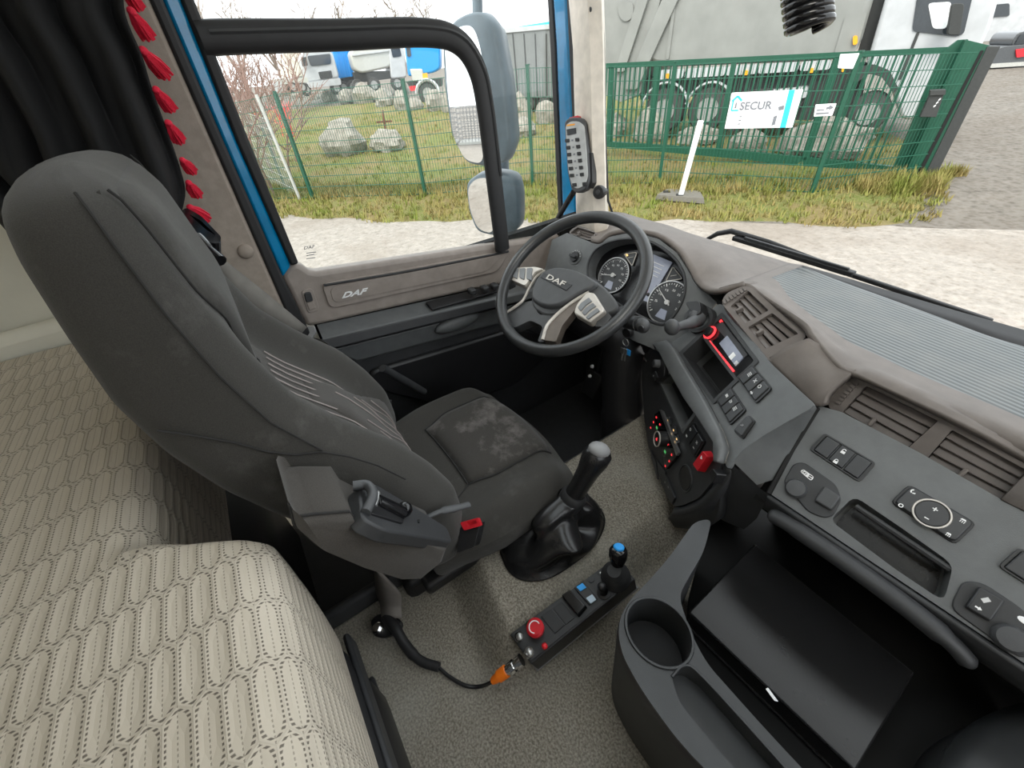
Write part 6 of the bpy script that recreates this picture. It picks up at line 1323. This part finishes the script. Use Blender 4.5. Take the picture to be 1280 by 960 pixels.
gt.part([(772, 4), (782, 0), (792, 4), (791, 22), (782, 28), (774, 22)], .03, 'round_plate', 'truckgrey', .04, .15)
for x0, x1 in ((822, 856), (858, 908), (910, 948), (950, 1000), (1002, 1040)):
    gt.part([(x0, 88-.06*(x0-820)), (x1, 88-.06*(x1-820)), (x1-3, 100-.06*(x1-820)), (x0-3, 100-.06*(x0-820))], .06, 'side_guard', 'truckwhite', .06)
for px in ((835, 95), (932, 91), (1014, 88), (1055, 87)): gt.part([(px[0]-3, px[1]-3), (px[0]+3, px[1]-3), (px[0]+2, px[1]+3), (px[0]-3, px[1]+3)], .05, 'side_lamp', 'lamp', .1, .01)
gt.part([(800, 98), (1085, 84), (1075, 140), (1040, 150), (930, 150), (905, 118), (800, 125)], 1.8, 'chassis', 'chassis', -.25)
gt.part([(905, 118), (940, 112), (1000, 108), (1010, 120), (990, 150), (945, 158), (920, 156)], .5, 'tank', 'chassis', -.05, .1, bevel=.05)
gt.part([(965, 112), (1010, 108), (1008, 122), (990, 124)], .4, 'air_tank', 'truckwhite', .02, .05)
for px, rp in (((829, 139), 25), ((884, 137), 26), ((1085, 142), 28)): gt.wheel(px, rp, .02, .35)
for px in ((829, 139), (884, 137)):
    pl = gt.pl.moved(.05); c = pl.at(*px); r = (pl.at(px[0]+30, px[1])-c).length; g = G(); g.tube([c+pl.a*(r*math.cos(a))+pl.b*(r*math.sin(a)) for a in [math.radians(10+16*k) for k in range(11)]], .03, 6); obj('mudguard', g, M['truckwhite'], gt.t, smooth=60)
gt.part([(1107, -50), (1120, -50), (1086, 72), (1070, 73)], 1.6, 'dark_gap_fill', 'chassis', -.3)  # dark block standing for the shade in the gap between body and cab
gt.part([(1121, -50), (1262, -50), (1240, 30), (1222, 70), (1190, 116), (1160, 150), (1126, 150), (1116, 110), (1096, 88), (1082, 84)], 2.3, 'cab', 'truckwhite', .05, .12, bevel=.06)
gt.part([(1147, -8), (1218, -14), (1205, 42), (1196, 46), (1140, 39)], .04, 'side_window', 'glassdark', .07, .06); gt.part([(1160, 4), (1190, 2), (1183, 36), (1166, 36)], .03, 'seat_seen_through', 'sign', .085, .06)
gt.part([(1190, 4), (1206, 4), (1200, 44), (1184, 44)], .2, 'door_mirror', 'chassis', .45, .05, bevel=.03); gt.part([(1060, 96), (1074, 84), (1092, 80), (1112, 88), (1124, 112), (1116, 116), (1102, 96), (1086, 92), (1070, 104)], .2, 'wheel_arch', 'chassis', .09, .05)
gt.part([(1122, 100), (1126, 100), (1150, 40), (1146, 40)], .02, 'door_gap', 'chassis', .065)
# far trucks on the bank
v = Veh((395, 108), 33, 'tractor_unit', 'white lorry cab with pale box body behind, parked on the bank at left', 'truck', .25)
v.part([(357, 66), (378, 62), (384, 94), (362, 97)], 2.4, 'box_body', 'cream', -.6); v.part([(374, 73), (380, 62), (410, 60), (417, 68), (425, 97), (384, 104)], 2.3, 'cab', 'truckwhite', .0, .2, bevel=.1)
v.part([(384, 70), (413, 67), (414, 80), (389, 83)], .05, 'windscreen', 'glassdark', .06, .1); v.part([(398, 90), (414, 88), (416, 97), (401, 99)], .05, 'grille', 'chassis', .06, .05); v.part([(377, 72), (383, 71), (385, 82), (379, 83)], .2, 'door_mirror', 'chassis', .3, .05)
v.part([(384, 103), (425, 97), (427, 106), (387, 110)], .3, 'bumper', 'truckwhite', .08, .1); v.wheel((383, 112), 7); v.wheel((421, 110), 7)
v = Veh((362, 112), 30, 'flatbed_chassis', 'pale bare lorry chassis parked left of the white cab', 'truck', .2)
v.part([(341, 99), (384, 97), (386, 103), (343, 106)], 1.5, 'frame', 'galv', 0, .05); v.part([(341, 103), (352, 102), (352, 114), (343, 115)], 1.2, 'bed_end', 'truckwhite', .1, .1); v.wheel((366, 109), 6.5); v.wheel((378, 109), 6.5)
v = Veh((430, 105), 35, 'container', 'bright blue skip container behind the white lorry cab', 'container', .2)
v.part([(414, 57), (436, 56), (443, 95), (424, 98)], 2.2, 'body', 'bluetruck', 0, .05); 
v.part([(424, 97), (444, 94), (445, 103), (426, 106)], 1.6, 'undercarriage', 'chassis', -.1, .03); v.wheel((430, 109), 6.5); v.wheel((441, 108), 6.5)
for k in range(3): v.part([(419+6*k, 59), (420.5+6*k, 59), (428+6*k, 96), (426.5+6*k, 96)], .1, 'rib', 'bluetruck', .08, .01)
v = Veh((465, 112), 32, 'tipper_truck', 'silver tipper truck with white cab on the bank behind the fence', 'truck', .1)
v.part([(436, 64), (446, 58), (486, 55), (490, 84), (452, 92), (443, 88)], 2.3, 'tipper_body', 'galv', 0, .3, bevel=.1); v.part([(440, 68), (486, 62), (486, 64), (441, 70)], .1, 'body_rim', 'truckwhite', .1, .02)
v.part([(485, 56), (503, 54), (506, 64), (509, 97), (489, 99)], 2.2, 'cab', 'truckwhite', .05, .2, bevel=.08); v.part([(488, 58), (499, 57), (502, 70), (491, 72)], .05, 'side_window', 'glassdark', .09, .08)
v.part([(442, 90), (490, 88), (490, 98), (446, 104)], 1.5, 'chassis', 'chassis', -.1, .05); v.wheel((448, 108), 8); v.wheel((468, 106), 8); v.wheel((497, 104), 8)
v = Veh((525, 118), 27, 'blue_tractor_unit', 'bright blue lorry cab with white mudguard on the bank beside the mirror', 'truck', -.1)
v.part([(505, 53), (550, 52), (550, 86), (542, 91), (510, 96)], 2.3, 'cab', 'bluetruck', 0, .15, bevel=.08); v.part([(507, 56), (512, 55), (514, 70), (509, 71)], .05, 'side_window', 'glassdark', .05, .05)
v.part([(512, 86), (528, 86), (530, 101), (516, 102)], .5, 'fuel_tank', 'galv', .1, .08, bevel=.05); v.part([(528, 92), (534, 91), (535, 102), (529, 102)], .3, 'red_box', 'lamp', .1, .03); v.part([(508, 102), (552, 98), (552, 108), (512, 110)], 1.5, 'chassis', 'chassis', -.2, .03)
v.wheel((535, 117), 12, .1, .4); pl = v.pl.moved(.12); c = pl.at(535, 117); r = (pl.at(549, 117)-c).length; g = G(); g.tube([c+pl.a*(r*math.cos(a))+pl.b*(r*math.sin(a)) for a in [math.radians(-5+18*k) for k in range(11)]], .09, 6); obj('mudguard', g, M['truckwhite'], v.t, smooth=60); v.part([(511, 108), (520, 107), (520, 113), (513, 114)], .1, 'tail_lamp', 'taillamp', .05, .03)
v = Veh((660, 128), 19, 'curtain_trailer', 'dark grey tarpaulin trailer standing beyond the fence right of the mirror', 'trailer', -.35)
v.part([(612, 42), (690, 35), (694, 122), (632, 122)], 2.5, 'tarpaulin', 'tarp', 0, .05); v.part([(610, 37), (700, 29), (700, 35), (611, 43)], 2.5, 'roof_rail', 'truckwhite', .05, .03); v.part([(648, 33), (692, 26), (692, 31), (650, 36)], 2.2, 'roof_sheet', 'signteal', -.4, .03)
for k in range(4): v.part([(640+14*k, 42), (641.2+14*k, 42), (648+12*k, 120), (646.8+12*k, 120)], .05, 'strap', 'chassis', .03, .01)
v.part([(632, 120), (700, 120), (700, 130), (636, 130)], 2.0, 'chassis', 'chassis', -.2, .03); v.wheel((660, 130), 8); v.wheel((680, 130), 8)
v = Veh((1258, 98), 24, 'pickup', 'dark grey pickup with red tail lamps parked at the far right', 'pickup', .4)
v.part([(1236, 66), (1252, 58), (1330, 50), (1332, 84), (1238, 86)], 1.8, 'body', 'pickup', 0, .15, bevel=.06); v.part([(1262, 58), (1272, 40), (1320, 36), (1330, 52)], 1.6, 'cab', 'pickup', -.05, .15, bevel=.08); v.part([(1268, 56), (1276, 43), (1312, 39), (1316, 51)], .05, 'side_window', 'glassdark', -.0, .05)
v.part([(1270, 62), (1284, 60), (1285, 70), (1271, 72)], .1, 'tail_lamp', 'taillamp', .06, .03); v.part([(1237, 80), (1285, 77), (1285, 82), (1238, 85)], .2, 'bumper', 'galv', .08, .03); v.wheel((1250, 93), 10); v.wheel((1312, 90), 10)
v = Veh((1260, 80), 34, 'white_van', 'white van standing behind the dark pickup at the top right', 'van', .3)
v.part([(1222, 24), (1236, -4), (1340, -14), (1345, 52), (1226, 56)], 2.2, 'body', 'truckwhite', 0, .2, bevel=.1); v.part([(1232, 22), (1240, 6), (1262, 4), (1262, 20)], .05, 'side_window', 'glassdark', .05, .08); v.part([(1222, 50), (1345, 46), (1345, 56), (1226, 60)], 2.0, 'sill', 'chassis', -.1, .05); v.wheel((1240, 58), 8); v.wheel((1310, 55), 8)
v = Veh((1256, 70), 28, 'digger', 'small yellow machine between the white van and the pickup', 'machine', .2)
v.part([(1244, 54), (1256, 47), (1272, 48), (1270, 58), (1248, 62)], 1.0, 'bonnet', 'lamp', 0, .05, bevel=.04); v.part([(1238, 60), (1270, 57), (1270, 66), (1240, 68)], 1.0, 'undercarriage', 'chassis', 0, .05)
# --- bare shrubs and trees
def branches(g, p, d, L, r, lvl, rnd):
    q = p+d*L; m_ = p.lerp(q, .5)+V((rnd.uniform(-1, 1), rnd.uniform(-1, 1), 0))*L*.06; g.tube([p, m_, q], [r, r*.85, r*.65], 4, False)
    if lvl == 0: return
    for _ in range(3 if lvl > 1 else 4):
        a = V((rnd.uniform(-1, 1), rnd.uniform(-1, 1), rnd.uniform(-.25, .9))).normalized(); nd = (d*.8+a*.75).normalized(); branches(g, p.lerp(q, rnd.uniform(.45, 1)), nd, L*rnd.uniform(.55, .8), r*.6, lvl-1, rnd)
def tree(px, dist, h, lab, m, seed, stems=1, lvl=4, group=None, nm='bare_tree', spread=.5):
    d = ray(*px); k = dist/math.hypot(d.x, d.y); b = V((d.x*k, d.y*k, 0)); b.z = gz(b.x, b.y); rnd = random.Random(seed); t = thing(nm, lab, 'shrub' if stems > 1 else 'tree', b, group); g = G()
    for s in range(stems):
        o = b+V((rnd.uniform(-spread, spread), rnd.uniform(-spread, spread), 0)) if stems > 1 else b
        branches(g, o, V((rnd.uniform(-.3, .3), rnd.uniform(-.3, .3), 1)).normalized(), h*.36, h*(.009 if stems > 1 else .017), lvl, rnd)
    obj('branches', g, M[m], t, smooth=0, kind='stuff')
tree((318, 200), 13.0, 3.4, 'reddish bare shrub behind the pale pole at far left', 'bark', 3, 7, 3, None, 'bare_shrub', .8)
tree((296, 150), 16.0, 4.2, 'tall reddish bare shrub at the left edge of the side window', 'bark', 4, 8, 3, None, 'bare_shrub', 1.2)
tree((340, 120), 26.0, 4.6, 'reddish bare thicket behind the pale lorry chassis', 'bark', 5, 8, 3, None, 'bare_shrub', 1.6)
for i, (x, dist, h) in enumerate(((262, 40, 9.5), (300, 44, 9), (352, 46, 8.0), (388, 50, 8.2), (418, 48, 8), (462, 52, 8.5), (510, 54, 8.4), (540, 50, 7.6))):
    tree((x, 90), dist, h, ORD[i]+' leafless tree from the left in the line behind the parked trucks', 'barkgrey', 20+i, 1, 4, 'leafless trees behind the trucks')
tree((326, 100), 22, 2.0, 'small bush of red twigs beside the pale pole', 'taillamp', 60, 6, 2, None, 'red_bush', .5)

# grey mesh crates farther back along the road, seen in the door mirror
for i, (x, y) in enumerate(((-2.6, -19.0), (-4.3, -19.4), (-6.0, -19.6))):
    t = thing('mesh_crate', ('nearest', 'middle', 'farthest')[i]+' grey wire mesh crate beside the road, seen in the door mirror', 'crate', (x, y, -2.3)); g = G()
    for k in range(11):
        for (a, b) in (((-.75+.15*k, .6), 0), ((-.75+.15*k, -.6), 0)): g.bar((x+a[0], y+a[1], -2.25), (x+a[0], y+a[1], -.9), .025, .025)
    for k in range(8):
        z = -2.25+1.35*k/7; g.bar((x-.75, y+.6, z), (x+.75, y+.6, z), .03, .03); g.bar((x-.75, y-.6, z), (x+.75, y-.6, z), .03, .03); g.bar((x-.75, y-.6, z), (x-.75, y+.6, z), .03, .03); g.bar((x+.75, y-.6, z), (x+.75, y+.6, z), .03, .03)
    obj('mesh', g, M['grey'], t, smooth=0, kind='stuff'); g = G(); g.box((x, y, -2.24), (1.6, 1.3, .1)); obj('base', g, M['galv'], t)
# ================================================================ raise everything so the road lies at z = 0
for o in bpy.context.scene.objects:
    if o.parent is None and o.type in ('MESH', 'EMPTY'): o.location.z += LIFT
